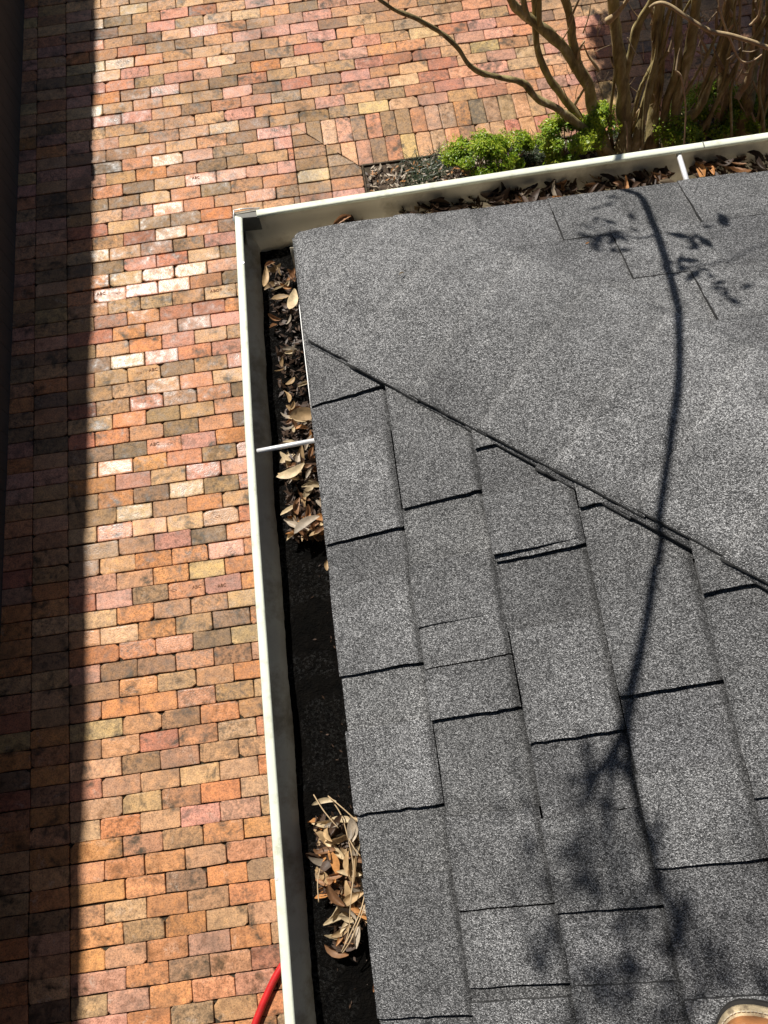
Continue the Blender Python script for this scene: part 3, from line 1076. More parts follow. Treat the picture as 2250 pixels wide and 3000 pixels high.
# crumbs of leaf between them
V, F = [], []
def crumb(p, r):
    o = len(V)
    a = random.uniform(0, 6.28); e = random.uniform(-0.9, 0.9)
    d1 = Vector((math.cos(a), math.sin(a), e*0.6)).normalized()*r
    d2 = Vector((-math.sin(a), math.cos(a), random.uniform(-0.6, 0.6))).normalized()*r*random.uniform(0.2, 0.5)
    V.extend([p-d1, p-d2*0.8+d1*0.2, p+d1, p+d2]); F.append((o, o+1, o+2, o+3))
for q, n, hz, sc, lab, grp in clumps:
    for i in range(n*9):
        u, v = in_quad(q)
        crumb(wld(hit_z(u, v, FL + random.uniform(-0.014, hz*0.5))), random.uniform(0.003, 0.011))
for i in range(110):
    v = random.uniform(760, 2990); u = 742 + (v-1000)*0.068 + random.uniform(120, 215)
    p = hit_z(u, v, FL-0.012)
    if p.x < 0.008: crumb(wld((p.x, p.y, sludge_z(p.x, p.y)+0.006)), random.uniform(0.0015, 0.005))
o = obj_py('leaf_crumbs', V, F, LEAF[1])
o.data.materials[0] = LEAF[5]
tag(o, 'brown crumbs of broken leaf between the leaves in the gutter', 'leaf litter', kind='stuff')
# straws over the bottom pile (photo crop coordinates)
def cp(x, y): return 700 + x*0.339, 2250 + y*0.339
STR = [([(645,230),(740,380),(860,520)], 'thin straw crossing the upper left of the bottom leaf pile'),
       ([(770,240),(880,400),(950,640),(990,880),(970,1100),(960,1240),(950,1400),(905,1560)], 'long straw running the whole length of the bottom leaf pile'),
       ([(780,250),(900,350),(1020,460)], 'short straw from the pile head to the shingle edge'),
       ([(1090,1080),(1050,1240),(960,1440),(885,1590)], 'curved straw on the right of the pile tail'),
       ([(1100,1160),(1040,1320),(960,1500),(895,1600)], 'curved straw nearest the shingles at the pile tail'),
       ([(700,870),(680,1000),(690,1160)], 'short upright straw on the left of the bottom pile'),
       ([(950,610),(1000,700),(1050,760)], 'short straw on the right of the bottom pile')]
for q, lab in STR:
    pts = []
    for i, (x, y) in enumerate(q):
        u, v = cp(x, y)
        pts.append((wld(hit_z(u, v, FL + 0.046 - 0.006*abs(i-len(q)/2))), 0.0010))
    V2, F2 = tube(smooth_path(pts, 5), 5)
    tag(obj_py('straw', V2, F2, M['straw'], None, True), lab, 'straw')
# small leaf bits lying on the shingles
for (u, v, k, lab) in ((1720,712,3,'tiny orange leaf bit on the roof left of the branch shadow'), (1176,800,4,'tiny yellowish leaf bit on the roof near the corner')):
    p = hit_top(u, v, 0.024)
    o = bpy.data.objects.new('leaf_bit', LM[k][0]); o.location = wld(p); o.scale = (0.22,)*3; o.rotation_euler = (0, 0.3, 0.4)
    link(o); tag(o, lab, 'leaf')

# ------------------------------------------------------------------ red hose on the paving
hp = [at(700, 3180, 0.0), at(728, 3060, 0.0), at(752, 2990, 0.0), at(785, 2910, 0.0), at(822, 2838, 0.0), at(880, 2760, 0.0), at(960, 2690, 0.0), at(1060, 2660, 0.0), Vector((0.05, -0.42, 0)), Vector((0.16, -0.25, 0)), Vector((0.19, 0.1, 0)), Vector((0.17, 0.5, 0))]
pts = [(Vector((p.x, p.y, 0.019)), 0.0175) for p in hp]
V, F = tube(smooth_path(pts, 8), 14)
tag(obj_py('garden_hose', V, F, M['red'], None, True), 'red rubber hose lying on the brick paving', 'hose')

# ------------------------------------------------------------------ the photographer's shoe at the lower right
tip = hit_left(2105, 2995, 0.02)
def make_shoe():
    root = empty('shoe')
    tag(root, 'tan leather shoe with pale stitched welt standing on the shingles', 'shoe')
    # outline of a foot, toe at +Y, in shoe coordinates (metres)
    out = [(0.0,0.150),(0.022,0.147),(0.038,0.135),(0.048,0.112),(0.050,0.080),(0.046,0.040),(0.038,-0.01),(0.033,-0.06),(0.033,-0.10),(0.026,-0.135),(0.0,-0.148),
           (-0.026,-0.135),(-0.033,-0.10),(-0.034,-0.06),(-0.040,-0.01),(-0.047,0.04),(-0.050,0.08),(-0.047,0.112),(-0.036,0.135),(-0.020,0.147)]
    sm = smooth_path([(Vector((x, y, 0)), 0.0) for x, y in out + out[:1]], 4)[:-1]
    out = [(p.x, p.y) for p, _ in sm]
    n = len(out)
    def loft(levels):
        V, F = [], []
        for (sc, z, oy) in levels:
            for x, y in out: V.append((x*sc, y*sc+oy, z))
        for i in range(len(levels)-1):
            for k in range(n):
                F.append((i*n+(k+1) % n, i*n+k, (i+1)*n+k, (i+1)*n+(k+1) % n))
        F.append(tuple(range(n)))
        F.append(tuple(reversed(range((len(levels)-1)*n, len(levels)*n))))
        return V, F
    V, F = loft([(1.06,0.0,0),(1.09,0.006,0),(1.09,0.016,0)])
    obj_py('sole', V, F, M['sole'], root)
    V, F = loft([(1.05,0.0165,0),(1.065,0.019,0),(1.055,0.024,0),(0.99,0.025,0)])
    obj_py('welt', V, F, M['welt'], root, True)
    # upper: rises from the toe to the instep and the ankle opening
    V, F = [], []
    prof = [(0.99,0.0245),(1.0,0.034),(0.965,0.048),(0.86,0.060),(0.66,0.068),(0.42,0.072),(0.2,0.074)]
    for sc, z in prof:
        for x, y in out:
            back = max(0.0, (0.06-y)/0.2)
            V.append((x*sc*(1-0.1*back), y*(sc if y > 0 else (0.35+0.65*sc)), z + (z-0.0245)*min(1.1, back)*1.0))
    for i in range(len(prof)-1):
        for k in range(n):
            F.append((i*n+(k+1) % n, i*n+k, (i+1)*n+k, (i+1)*n+(k+1) % n))
    F.append(tuple(reversed(range((len(prof)-1)*n, len(prof)*n))))
    u = obj_py('upper', V, F, M['leather'], root, True)
    sb = u.modifiers.new('sub', 'SUBSURF'); sb.levels = 1; sb.render_levels = 2
    # toe cap seam and stitches along the welt
    pts = [(Vector((x*0.90, y*0.90, 0.0595)), 0.0016) for x, y in out if y > 0.075]
    pts.sort(key=lambda q: q[0].x)
    V, F = tube(smooth_path(pts, 3), 6)
    obj_py('toe_seam', V, F, M['welt'], root, True)
    V, F = [], []
    for k in range(n):
        i, t = k, 0.0
        x = out[i][0]*(1-t)+out[(i+1) % n][0]*t; y = out[i][1]*(1-t)+out[(i+1) % n][1]*t
        i2, t2 = (k+1) % n, 0.0
        x2 = out[i2][0]*(1-t2)+out[(i2+1) % n][0]*t2; y2 = out[i2][1]*(1-t2)+out[(i2+1) % n][1]*t2
        a = Vector((x*1.025, y*1.025, 0.0262)); b = Vector((x2*1.025, y2*1.025, 0.0262))
        v, f = tube([(a.lerp(b, 0.12), 0.0008), (a.lerp(b, 0.5), 0.0010), (a.lerp(b, 0.88), 0.0008)], 5)
        o_ = len(V); V += v; F += [tuple(q+o_ for q in ff) for ff in f]
    obj_py('stitching', V, F, M['thread'], root)
    # laces over the instep
    for k in range(4):
        y = 0.045 - k*0.022
        z = 0.083 + k*0.009
        V, F = tube([(Vector((-0.026, y, z-0.012)), 0.0022), (Vector((-0.012, y+0.004, z)), 0.0024), (Vector((0.012, y+0.002, z)), 0.0024), (Vector((0.026, y-0.003, z-0.012)), 0.0022)], 6)
        obj_py('lace', V, F, M['thread'], root, True)
    return root
shoe = make_shoe()
sp = hit_left(2206, 2930, 0.02)
n_l = Vector((-T, 0, 1)).normalized()
rot = HM.to_3x3().to_4x4() @ Matrix(((math.cos(PH), 0, -math.sin(PH), 0), (0, 1, 0, 0), (math.sin(PH), 0, math.cos(PH), 0), (0, 0, 0, 1))) @ Matrix.Rotation(R(-8), 4, 'Z')
toe = wld(sp + n_l*-0.008)
shoe.matrix_world = Matrix.Translation(toe) @ rot @ Matrix.Translation((0, -0.162, 0))

# ------------------------------------------------------------------ planting: shrubs, strap leaves, mulch
def leaf_cloud(n, fn, size, mat, name, parent=None, seed=1, droop=0.5):
    rnd = random.Random(seed)
    V, F, C = [], [], []
    for i in range(n):
        p, nrm, shade = fn(rnd)
        s = size*rnd.uniform(0.65, 1.3)
        nrm = (nrm + Vector((rnd.gauss(0, droop), rnd.gauss(0, droop), rnd.gauss(0, droop)))).normalized()
        a = nrm.cross(Vector((rnd.gauss(0,1), rnd.gauss(0,1), rnd.gauss(0,1)))).normalized()
        b = nrm.cross(a)
        o = len(V)
        fold = nrm*s*0.12
        V += [p-a*s, p-b*s*0.42-a*s*0.1+fold, p+a*s, p+b*s*0.42-a*s*0.1+fold]
        F.append((o, o+1, o+2, o+3))
        c = min(1, max(0, shade + rnd.gauss(0, 0.16)))
        C += [c]*4
    me = bpy.data.meshes.new(name)
    me.from_pydata([tuple(v) for v in V], [], F)
    at_ = me.color_attributes.new('lrnd', 'FLOAT_COLOR', 'POINT')
    flat = []
    for c in C: flat += [c, c, c, 1.0]
    at_.data.foreach_set('color', flat)
    return obj_me(name, me, mat, parent)

def shrub(x, y, rx, ry, h, n, label, seed, name='boxwood_shrub', mat='box', size=0.0108):
    root = empty(name, (x, y, 0.0))
    tag(root, label, 'shrub', 'clipped shrubs in the planting bed')
    rnd0 = random.Random(seed)
    tufts = []
    for i in range(26):
        th = rnd0.uniform(0, 6.28); ph = math.acos(rnd0.uniform(-0.15, 1))
        tufts.append((Vector((math.sin(ph)*math.cos(th), math.sin(ph)*math.sin(th), math.cos(ph))), rnd0.uniform(0.20, 0.36), rnd0.uniform(0.0, 0.3)))
    def fn(rnd):
        d, r, sh = rnd.choice(tufts)
        q = d*rnd.uniform(0.62, 0.86) + Vector((rnd.gauss(0,1), rnd.gauss(0,1), rnd.gauss(0,1))).normalized()*r*rnd.uniform(0.5, 1.05)
        p = Vector((q.x*rx, q.y*ry, h*0.48 + q.z*h*0.5))
        if p.z < 0.015: p.z = 0.015 + rnd.random()*0.05
        # fresh growth sits on the tips of the tufts
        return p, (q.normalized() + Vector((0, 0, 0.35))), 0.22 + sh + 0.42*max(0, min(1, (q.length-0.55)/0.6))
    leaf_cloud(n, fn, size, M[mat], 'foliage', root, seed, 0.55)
    parts = []
    for k in range(9):
        d = tufts[k][0]
        pts = [(Vector((0, 0, 0.0)), 0.007), (Vector((d.x*rx*0.35, d.y*ry*0.35, h*0.3)), 0.005), (Vector((d.x*rx*0.75, d.y*ry*0.75, h*0.48+d.z*h*0.38)), 0.002)]
        parts.append(tube(smooth_path(pts, 3), 5))
    V, F = merge(parts)
    obj_py('stem', V, F, M['twig'], root, True)
    return root
b1 = at(1395, 470, 0.16); b2 = at(1665, 415, 0.16); b3 = at(2085, 330, 0.16); b4 = at(1505, 445, 0.10); b5 = at(1985, 385, 0.14); b6 = at(2225, 330, 0.14); b7 = at(1755, 375, 0.16)
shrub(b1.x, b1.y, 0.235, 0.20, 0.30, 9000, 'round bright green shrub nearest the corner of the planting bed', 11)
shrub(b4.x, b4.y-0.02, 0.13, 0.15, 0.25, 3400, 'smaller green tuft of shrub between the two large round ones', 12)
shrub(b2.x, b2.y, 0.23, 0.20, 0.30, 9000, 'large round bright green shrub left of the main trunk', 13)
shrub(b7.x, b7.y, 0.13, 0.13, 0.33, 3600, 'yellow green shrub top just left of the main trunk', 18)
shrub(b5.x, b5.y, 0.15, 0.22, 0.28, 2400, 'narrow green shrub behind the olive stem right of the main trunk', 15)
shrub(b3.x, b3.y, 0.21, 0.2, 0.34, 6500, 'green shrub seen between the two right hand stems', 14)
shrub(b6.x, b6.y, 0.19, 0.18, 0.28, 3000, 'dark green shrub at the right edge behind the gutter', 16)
# strap-leaved ground cover
rnd = random.Random(5)
V, F, C = [], [], []
for (u, v, n, sp_) in ((1235,500,260,0.13), (1300,470,120,0.08), (1550,455,260,0.12), (1590,440,160,0.10), (1850,420,240,0.2), (2030,400,240,0.2), (2200,370,240,0.2)):
    c = at(u, v, 0.03)
    for i in range(n):
        a = rnd.uniform(0, 6.28)
        bx, by = c.x + rnd.gauss(0, sp_*0.45), c.y + rnd.gauss(0, sp_*0.45)
        L = rnd.uniform(0.06, 0.13); w = 0.0022
        lift = rnd.uniform(0.3, 0.9)
        o = len(V)
        dx, dy = math.cos(a), math.sin(a)
        sh = min(1, max(0, rnd.gauss(0.4, 0.25)))
        for t in (0, 0.4, 0.75, 1.0):
            r = L*t*(1-0.25*lift); z = 0.006 + L*lift*(t - 0.75*t*t)*1.6
            ww = w*(1-0.8*t)
            V += [(bx+dx*r-dy*ww, by+dy*r+dx*ww, z), (bx+dx*r+dy*ww, by+dy*r-dx*ww, z)]
            C += [sh, sh]
        for k in range(3):
            F.append((o+2*k, o+2*k+1, o+2*k+3, o+2*k+2))
me = bpy.data.meshes.new('strap_leaf_cover')
me.from_pydata(V, [], F)
at_ = me.color_attributes.new('lrnd', 'FLOAT_COLOR', 'POINT')
flat = []
for c in C: flat += [c, c, c, 1.0]
at_.data.foreach_set('color', flat)
o = obj_me('strap_leaf_cover', me, M['mondo'])
tag(o, 'dark strap leaved ground cover between the shrubs', 'ground cover', kind='stuff')
# mulch and leaf litter in the bed
def litter(name, n, area, r0, r1, mat, label, z=0.012):
    global V, F
    V, F = [], []
    for i in range(n):
        x = random.uniform(area[0], area[1]); y = random.uniform(area[2], area[3])
        crumb(Vector((x, y, z + random.random()*0.012)), random.uniform(r0, r1))
    o = obj_py(name, V, F, mat)
    return tag(o, label, 'litter', kind='stuff')
litter('bed_mulch', 5200, (BXI+0.02, 3.6, 2.6, BYI-0.03), 0.008, 0.026, LEAF[5], 'dark mulch chips covering the planting bed')
litter('bed_leaf_litter', 3800, (BXI+0.02, 3.6, 2.7, BYI-0.03), 0.010, 0.028, LEAF[2], 'pale dry leaf litter on the planting bed', 0.016)
litter('bed_mulch', 5200, (BXI+0.02, 3.0, 0.6, 2.6), 0.010, 0.028, LEAF[5], 'dark mulch chips covering the bed along the house wall')
litter('bed_leaf_litter', 1800, (BXI+0.02, 3.0, 0.6, 2.7), 0.010, 0.028, LEAF[2], 'pale dry leaf litter on the bed along the house wall', 0.016)
litter('bed_red_leaves', 60, (BXI+0.03, 0.9, 3.45, BYI-0.05), 0.012, 0.024, LEAF[3], 'a few orange fallen leaves near the bed corner', 0.02)

# ------------------------------------------------------------------ the multi stemmed trees by the bed
def grow(pts):
    """let a stem run on upwards past the edge of the picture"""
    p, r = pts[-1]
    if p.z < 0.85 or r < 0.012: return
    d = (p - pts[-2][0]).normalized()
    for k in range(1, 4):
        d = (d*0.75 + Vector((random.gauss(0, 0.12), random.gauss(0, 0.12), 0.45))).normalized()
        p = p + d*0.42
        if p.z > 2.55: break
        pts.append((p, r*(1-0.26*k)))
def stemtree(name, label, base_uv, stems, extra=None):
    b = at(base_uv[0], base_uv[1], 0.0)
    root = empty(name, (b.x, b.y, 0.0))
    tag(root, label, 'tree')
    for part, mat, path in stems:
        pts = []
        for u, v, z, r in path:
            p = at(u, v, z) if z is not None else Vector((u, v, 0))
            if r > 0.024 and len(pts):
                p = p + Vector((random.gauss(0, 0.010), random.gauss(0, 0.010), 0)); r *= 0.84
            pts.append((p - Vector((b.x, b.y, 0)), r))
        grow(pts)
        V, F = tube(smooth_path(pts, 9), 12 if pts[0][1] > 0.012 else 6, 0.42 if pts[0][1] > 0.012 else 0.1, random.random()*9)
        obj_py(part, V, F, M[mat], root, True)
    return root, b
t1, tb1 = stemtree('multi_stemmed_tree', 'bare multi stemmed tree with its main trunk just above the top gutter lip', (1812, 480), [
 ('trunk', 'bark', [(1812,500,-0.02,0.060),(1818,400,0.14,0.050),(1820,300,0.32,0.046),(1818,200,0.52,0.046),(1808,110,0.70,0.036),(1800,20,0.88,0.032),(1795,-90,1.12,0.030)]),
 ('limb', 'bark', [(1822,230,0.46,0.030),(1848,150,0.62,0.028),(1880,70,0.78,0.027),(1905,-10,0.95,0.026),(1930,-110,1.2,0.024)]),
 ('limb', 'bark', [(1788,480,0.0,0.040),(1745,330,0.24,0.040),(1712,240,0.40,0.040),(1680,165,0.54,0.042),(1630,112,0.66,0.034),(1575,75,0.76,0.032),(1530,45,0.85,0.030),(1505,0,0.95,0.027),(1480,-80,1.15,0.024)]),
 ('limb', 'bark', [(1700,215,0.45,0.030),(1680,130,0.62,0.030),(1662,50,0.78,0.028),(1648,-50,1.0,0.026)]),
 ('limb', 'bark', [(1545,55,0.82,0.018),(1533,0,0.93,0.016),(1528,-80,1.1,0.015)]),
 ('limb', 'bark', [(1580,72,0.78,0.017),(1580,0,0.93,0.015),(1582,-80,1.1,0.014)]),
 ('limb', 'bark', [(1780,480,0.0,0.026),(1715,365,0.18,0.024),(1650,285,0.32,0.022),(1600,210,0.46,0.021),(1574,140,0.60,0.019),(1568,60,0.76,0.017),(1562,-60,1.02,0.015)]),
 ('limb', 'bark', [(1800,460,0.05,0.024),(1730,395,0.18,0.024),(1640,325,0.34,0.022),(1570,285,0.44,0.020),(1535,245,0.52,0.019),(1470,228,0.58,0.016),(1415,215,0.63,0.0155),(1375,190,0.70,0.013),(1340,140,0.80,0.0125),(1290,95,0.90,0.012),(1220,55,1.0,0.011),(1150,25,1.08,0.010),(1080,-25,1.2,0.009)]),
 ('limb', 'bark', [(1850,480,0.0,0.034),(1880,330,0.26,0.032),(1905,200,0.5,0.030),(1928,80,0.74,0.030),(1945,-60,1.05,0.028)]),
 ('cut_stub', 'pale_bark', [(1778,62,0.84,0.020),(1795,50,0.87,0.017),(1815,30,0.92,0.012),(1840,-5,1.0,0.009),(1856,-50,1.1,0.007)]),
 ('cut_stub', 'pale_bark', [(1755,208,0.52,0.011),(1740,185,0.56,0.010),(1722,160,0.6,0.006),(1710,130,0.66,0.004)]),
 ('twig', 'twig', [(1838,110,0.72,0.004),(1852,140,0.68,0.004),(1868,165,0.64,0.003)]),
 ('cut_stub', 'pale_bark', [(1838,250,0.42,0.009),(1842,225,0.47,0.007),(1839,205,0.5,0.004)]),
 ('twig', 'straw', [(1830,355,0.25,0.006),(1836,380,0.22,0.006),(1838,440,0.12,0.005),(1836,480,0.05,0.005)]),
])
t2, tb2 = stemtree('multi_stemmed_tree', 'bare multi stemmed tree with olive stems right of the main trunk', (2030, 440), [
 ('trunk', 'bark', [(1978,470,0.0,0.038),(1984,380,0.16,0.034),(1992,280,0.34,0.033),(2006,180,0.54,0.034),(2026,80,0.74,0.034),(2036,0,0.92,0.033),(2045,-90,1.12,0.030)]),
 ('trunk', 'bark', [(2140,430,0.0,0.050),(2122,330,0.18,0.042),(2116,230,0.36,0.040),(2122,130,0.54,0.038),(2132,40,0.72,0.038),(2145,-70,0.98,0.034)]),
 ('limb', 'bark', [(1900,460,0.0,0.04),(1912,330,0.22,0.038),(1928,200,0.46,0.036),(1940,100,0.66,0.034),(1952,-60,1.0,0.03)]),
 ('limb', 'bark', [(1950,470,0.0,0.03),(1950,330,0.24,0.028),(1972,200,0.5,0.026),(1986,60,0.8,0.024),(1990,-60,1.06,0.022)]),
 ('limb', 'bark', [(2000,350,0.22,0.030),(2030,335,0.25,0.024),(2055,305,0.32,0.022),(2072,265,0.40,0.018),(2088,225,0.48,0.012),(2095,195,0.54,0.008)]),
 ('burl', 'pale_bark', [(1990,345,0.20,0.012),(2000,342,0.21,0.024),(2012,335,0.23,0.022),(2022,330,0.25,0.010)]),
 ('twig', 'straw', [(1980,208,0.86,0.0055),(1994,222,0.84,0.0055),(2003,262,0.78,0.005),(2009,320,0.68,0.005),(2007,380,0.58,0.0045),(2004,425,0.5,0.004)]),
 ('twig', 'twig', [(1980,208,0.86,0.006),(1986,170,0.9,0.0055),(1995,135,0.95,0.005),(2004,100,1.0,0.004)]),
 ('twig', 'twig', [(1962,152,0.86,0.012),(1970,115,0.92,0.006),(1978,70,0.98,0.0055),(1982,20,1.05,0.005),(1988,-40,1.15,0.0045)]),
 ('twig', 'twig', [(2050,80,0.95,0.004),(2053,140,0.85,0.004),(2060,190,0.78,0.0035),(2064,240,0.7,0.003)]),
 ('twig', 'twig', [(2045,140,0.95,0.003),(2070,75,1.05,0.0035),(2100,35,1.12,0.003)]),
])
t3, tb3 = stemtree('multi_stemmed_tree', 'bare multi stemmed tree with knotted stems at the right edge', (2220, 420), [
 ('trunk', 'bark', [(2175,450,0.0,0.060),(2180,370,0.12,0.052),(2190,300,0.24,0.046),(2200,220,0.38,0.040),(2215,120,0.56,0.036),(2226,20,0.76,0.034),(2235,-80,0.98,0.03)]),
 ('trunk', 'bark', [(2262,430,0.0,0.05),(2258,320,0.18,0.045),(2252,200,0.38,0.042),(2258,90,0.6,0.038),(2270,-60,0.9,0.034)]),
 ('limb', 'pale_bark', [(2158,290,0.30,0.022),(2172,265,0.34,0.022),(2190,240,0.40,0.020),(2200,205,0.48,0.013),(2212,170,0.55,0.008)]),
 ('limb', 'pale_bark', [(2105,375,0.12,0.020),(2102,340,0.18,0.018),(2106,305,0.26,0.015),(2104,275,0.32,0.008)]),
 ('twig', 'pale_bark', [(1903,22,1.30,0.0065),(1918,12,1.32,0.0085),(1940,9,1.33,0.0095),(1968,20,1.32,0.0095),(2000,42,1.30,0.0095),(2040,68,1.27,0.010),(2085,92,1.24,0.0105),(2140,103,1.22,0.010),(2190,118,1.20,0.0105),(2250,140,1.16,0.011),(2330,175,1.1,0.012)]),
 ('twig', 'straw', [(2105,-20,1.35,0.0055),(2110,30,1.29,0.006),(2125,80,1.22,0.006),(2145,130,1.15,0.0055),(2165,172,1.08,0.005),(2185,183,1.06,0.0045),(2210,176,1.06,0.0045),(2232,160,1.08,0.004)]),
 ('twig', 'twig', [(2185,186,1.05,0.004),(2170,215,0.95,0.0045),(2155,245,0.85,0.005)]),
 ('twig', 'twig', [(2172,-20,1.2,0.006),(2168,60,1.08,0.006),(2166,140,0.95,0.005)]),
 ('twig', 'straw', [(2232,-20,1.25,0.006),(2225,40,1.15,0.006),(2210,62,1.1,0.008),(2195,75,1.08,0.005)]),
 ('twig', 'twig', [(2175,150,1.0,0.003),(2200,152,1.0,0.0035),(2225,142,1.02,0.003)]),
 ('twig', 'twig', [(2130,175,0.95,0.003),(2150,160,1.0,0.003),(2170,140,1.02,0.0025)]),
])
# finer twigs, spurs and pale knots on the stems
rnd = random.Random(21)
for root, b, nn, box_ in ((t1, tb1, 34, (1640, 1920)), (t2, tb2, 60, (1880, 2140)), (t3, tb3, 50, (2060, 2260))):
    for i in range(nn):
        u, v = rnd.uniform(*box_), rnd.uniform(40, 400)
        z = max(0.1, (440-v)/440*0.9)
        du, dv = rnd.uniform(-50, 50), -rnd.uniform(15, 90)
        path = [(u, v, z), (u+du*0.5+rnd.uniform(-6, 6), v+dv*0.5, z+abs(dv)*0.0012), (u+du, v+dv, z+abs(dv)*0.0024)]
        r = rnd.choice((0.0016, 0.002, 0.0025, 0.003, 0.0045, 0.011))
        pts = [(at(*q) - Vector((b.x, b.y, 0)), r*(1-0.25*k)) for k, q in enumerate(path)]
        V, F = tube(smooth_path(pts, 3), 5, 0.1)
        obj_py('twig', V, F, M[rnd.choice(('twig', 'twig', 'straw', 'pale_bark', 'straw'))], root, True)

rnd = random.Random(88)
for root, b, nn, box_ in ((t1, tb1, 4, (1790, 1900)), (t2, tb2, 6, (1900, 2130)), (t3, tb3, 5, (2120, 2250))):
    for i in range(nn):                                        # slimmer stems rising among the trunks
        u0, v0 = rnd.uniform(*box_), rnd.uniform(430, 480)
        lean = rnd.gauss(0.18, 0.22)
        r = rnd.uniform(0.007, 0.017)
        path = []
        for k in range(6):
            f = k/5
            v = v0 + (-60 - v0)*f
            path.append((u0 + lean*(v0-v) + rnd.gauss(0, 9), v, 0.01 + 1.03*f, r*(1-0.4*f)))
        pts = [(at(u, v, z) - Vector((b.x, b.y, 0)), q) for u, v, z, q in path]
        q, rr = pts[-1]
        if rr > 0.005: pts += [(q + Vector((rnd.gauss(0, 0.05), rnd.gauss(0, 0.05), 0.4)), rr*0.7), (q + Vector((rnd.gauss(0, 0.1), rnd.gauss(0, 0.1), 0.85)), rr*0.4)]
        V, F = tube(smooth_path(pts, 5), 7, 0.25, rnd.random()*9)
        obj_py('limb', V, F, M['bark'], root, True)
# a limb of the first tree that arches over the roof and throws its shadow on the shingles
def over(u, v, t, plane):
    if plane == 'Z':
        return wld(hit_z(u, v, LZ)) + S*t
    q = hit_top(u, v, 0.016)
    if q.x < -q.y: q = hit_left(u, v, 0.016)
    return wld(q) + S*t
def sun_limb(name, pts, r0, r1, root, b):
    q = [(p - Vector((b.x, b.y, 0)), r0 + (r1-r0)*(i/(len(pts)-1))**0.5) for i, p in enumerate(pts)]
    V, F = tube(smooth_path(q, 6), 9, 0.12)
    return obj_py(name, V, F, M['bark'], root, True)
SH = [(1816,447,'Z'),(1880,570,'T'),(1925,680,'T'),(1962,800,'T'),(1985,900,'T'),(1994,1000,'T'),(1987,1150,'T'),(1968,1300,'T'),(1948,1450,'L'),(1926,1600,'L'),(1896,1800,'L'),(1868,1960,'L'),(1832,2110,'L')]
limb = [at(1930, -110, 1.2), at(1930,-110,1.2)+Vector((-0.25,-0.15,0.75)), Vector((1.35,2.9,2.75)), Vector((0.95,2.25,3.3))]
lt = [0.75 + 0.5*(i/(len(SH)-1)) for i in range(len(SH))]
shp = [over(u, v, lt[i], pl) for i, (u, v, pl) in enumerate(SH)]
sun_limb('limb', limb + shp, 0.0080, 0.0070, t1, tb1)
end = shp[-1]
f1 = [end, over(1842,2250,1.35,'L'), over(1885,2420,1.5,'L'), over(1935,2580,1.65,'L'), over(1985,2720,1.8,'L'), over(2060,2900,1.95,'L')]
f2 = [end, over(1790,2180,1.35,'L'), over(1745,2250,1.5,'L'), over(1700,2340,1.7,'L')]
f3 = [over(1896,1800,lt[10],'L'), over(1790,2240,1.5,'L'), over(1775,2450,1.8,'L'), over(1820,2700,2.0,'L'), over(1860,2900,2.2,'L')]
sun_limb('limb', f1, 0.0085, 0.004, t1, tb1)
sun_limb('limb', f2, 0.0095, 0.006, t1, tb1)
sun_limb('limb', f3, 0.006, 0.003, t1, tb1)
g1 = [over(1962,800,lt[3],'T'), over(2030,770,1.2,'T'), over(2100,760,1.3,'T'), over(2180,720,1.4,'T'), over(2260,690,1.5,'T')]
g2 = [over(1925,680,lt[2],'T'), over(1860,690,1.2,'T'), over(1790,660,1.3,'T'), over(1730,640,1.4,'T')]
sun_limb('limb', g1, 0.004, 0.002, t1, tb1)
sun_limb('limb', g2, 0.004, 0.002, t1, tb1)
spots = []
for (u, v, n, su, sv, t0, pl) in ((2020,700,5,28,14,1.15,'T'),(2040,745,3,25,10,1.2,'T'),(1990,760,3,18,8,1.0,'T'),(2085,815,5,30,14,1.25,'T'),(2030,818,2,10,12,1.2,'T'),(2095,640,3,20,10,1.3,'T'),(2150,850,3,20,10,1.4,'T'),
                                   (1800,635,10,45,28,1.5,'T'),(1770,670,7,35,14,1.6,'T'),(1840,690,5,30,14,1.4,'T'),(1730,680,5,30,30,1.9,'T'),(1760,750,3,30,20,1.9,'T'),
                                   (1790,2190,9,35,40,2.3,'L'),(1720,2260,12,50,50,2.6,'L'),(1650,2450,16,60,50,3.2,'L'),(1720,2480,14,50,60,3.1,'L'),(1600,2500,10,40,60,3.4,'L'),(1850,2620,12,40,60,3.0,'L'),(1960,2640,9,40,40,3.0,'L'),
                                   (1855,2820,16,30,70,3.0,'L'),(1950,2800,12,30,50,3.0,'L'),(2130,2820,8,30,40,2.9,'L'),(1770,2900,12,40,40,3.3,'L'),(1930,2960,18,60,40,3.2,'L'),(2050,2930,12,40,50,3.2,'L'),(1600,2800,8,30,60,3.5,'L'),(1690,2950,8,40,30,3.5,'L'),(1480,2300,8,50,60,3.4,'L'),(1880,2400,8,30,60,2.9,'L'),(2200,2900,10,60,40,2.8,'L')):
    for i in range(n):
        if random.random() < (0.85 if pl == 'T' else 0.5): spots.append(over(random.gauss(u, su), random.gauss(v, sv*1.3), t0*random.uniform(0.72, 0.95), pl))
def fn_spots(rnd):
    p = spots[fn_spots.i % len(spots)]; fn_spots.i += 1
    return p - Vector((tb1.x, tb1.y, 0)), S.copy(), rnd.random()
fn_spots.i = 0
leaf_cloud(len(spots), fn_spots, 0.0215, M['box'], 'leaves', t1, 8, 0.45)
rnd = random.Random(61)
for i in range(26):                                            # thin twigs among those leaves
    u, v = rnd.uniform(1480, 2230), rnd.uniform(2250, 2950)
    du, dv = rnd.uniform(-20, 90), rnd.uniform(90, 260)
    t0 = rnd.uniform(2.2, 3.2)
    sun_limb('twig', [over(u, v, t0, 'L'), over(u+du*0.4, v+dv*0.5, t0*1.03, 'L'), over(u+du, v+dv, t0*1.06, 'L')], 0.0042, 0.002, t1, tb1)

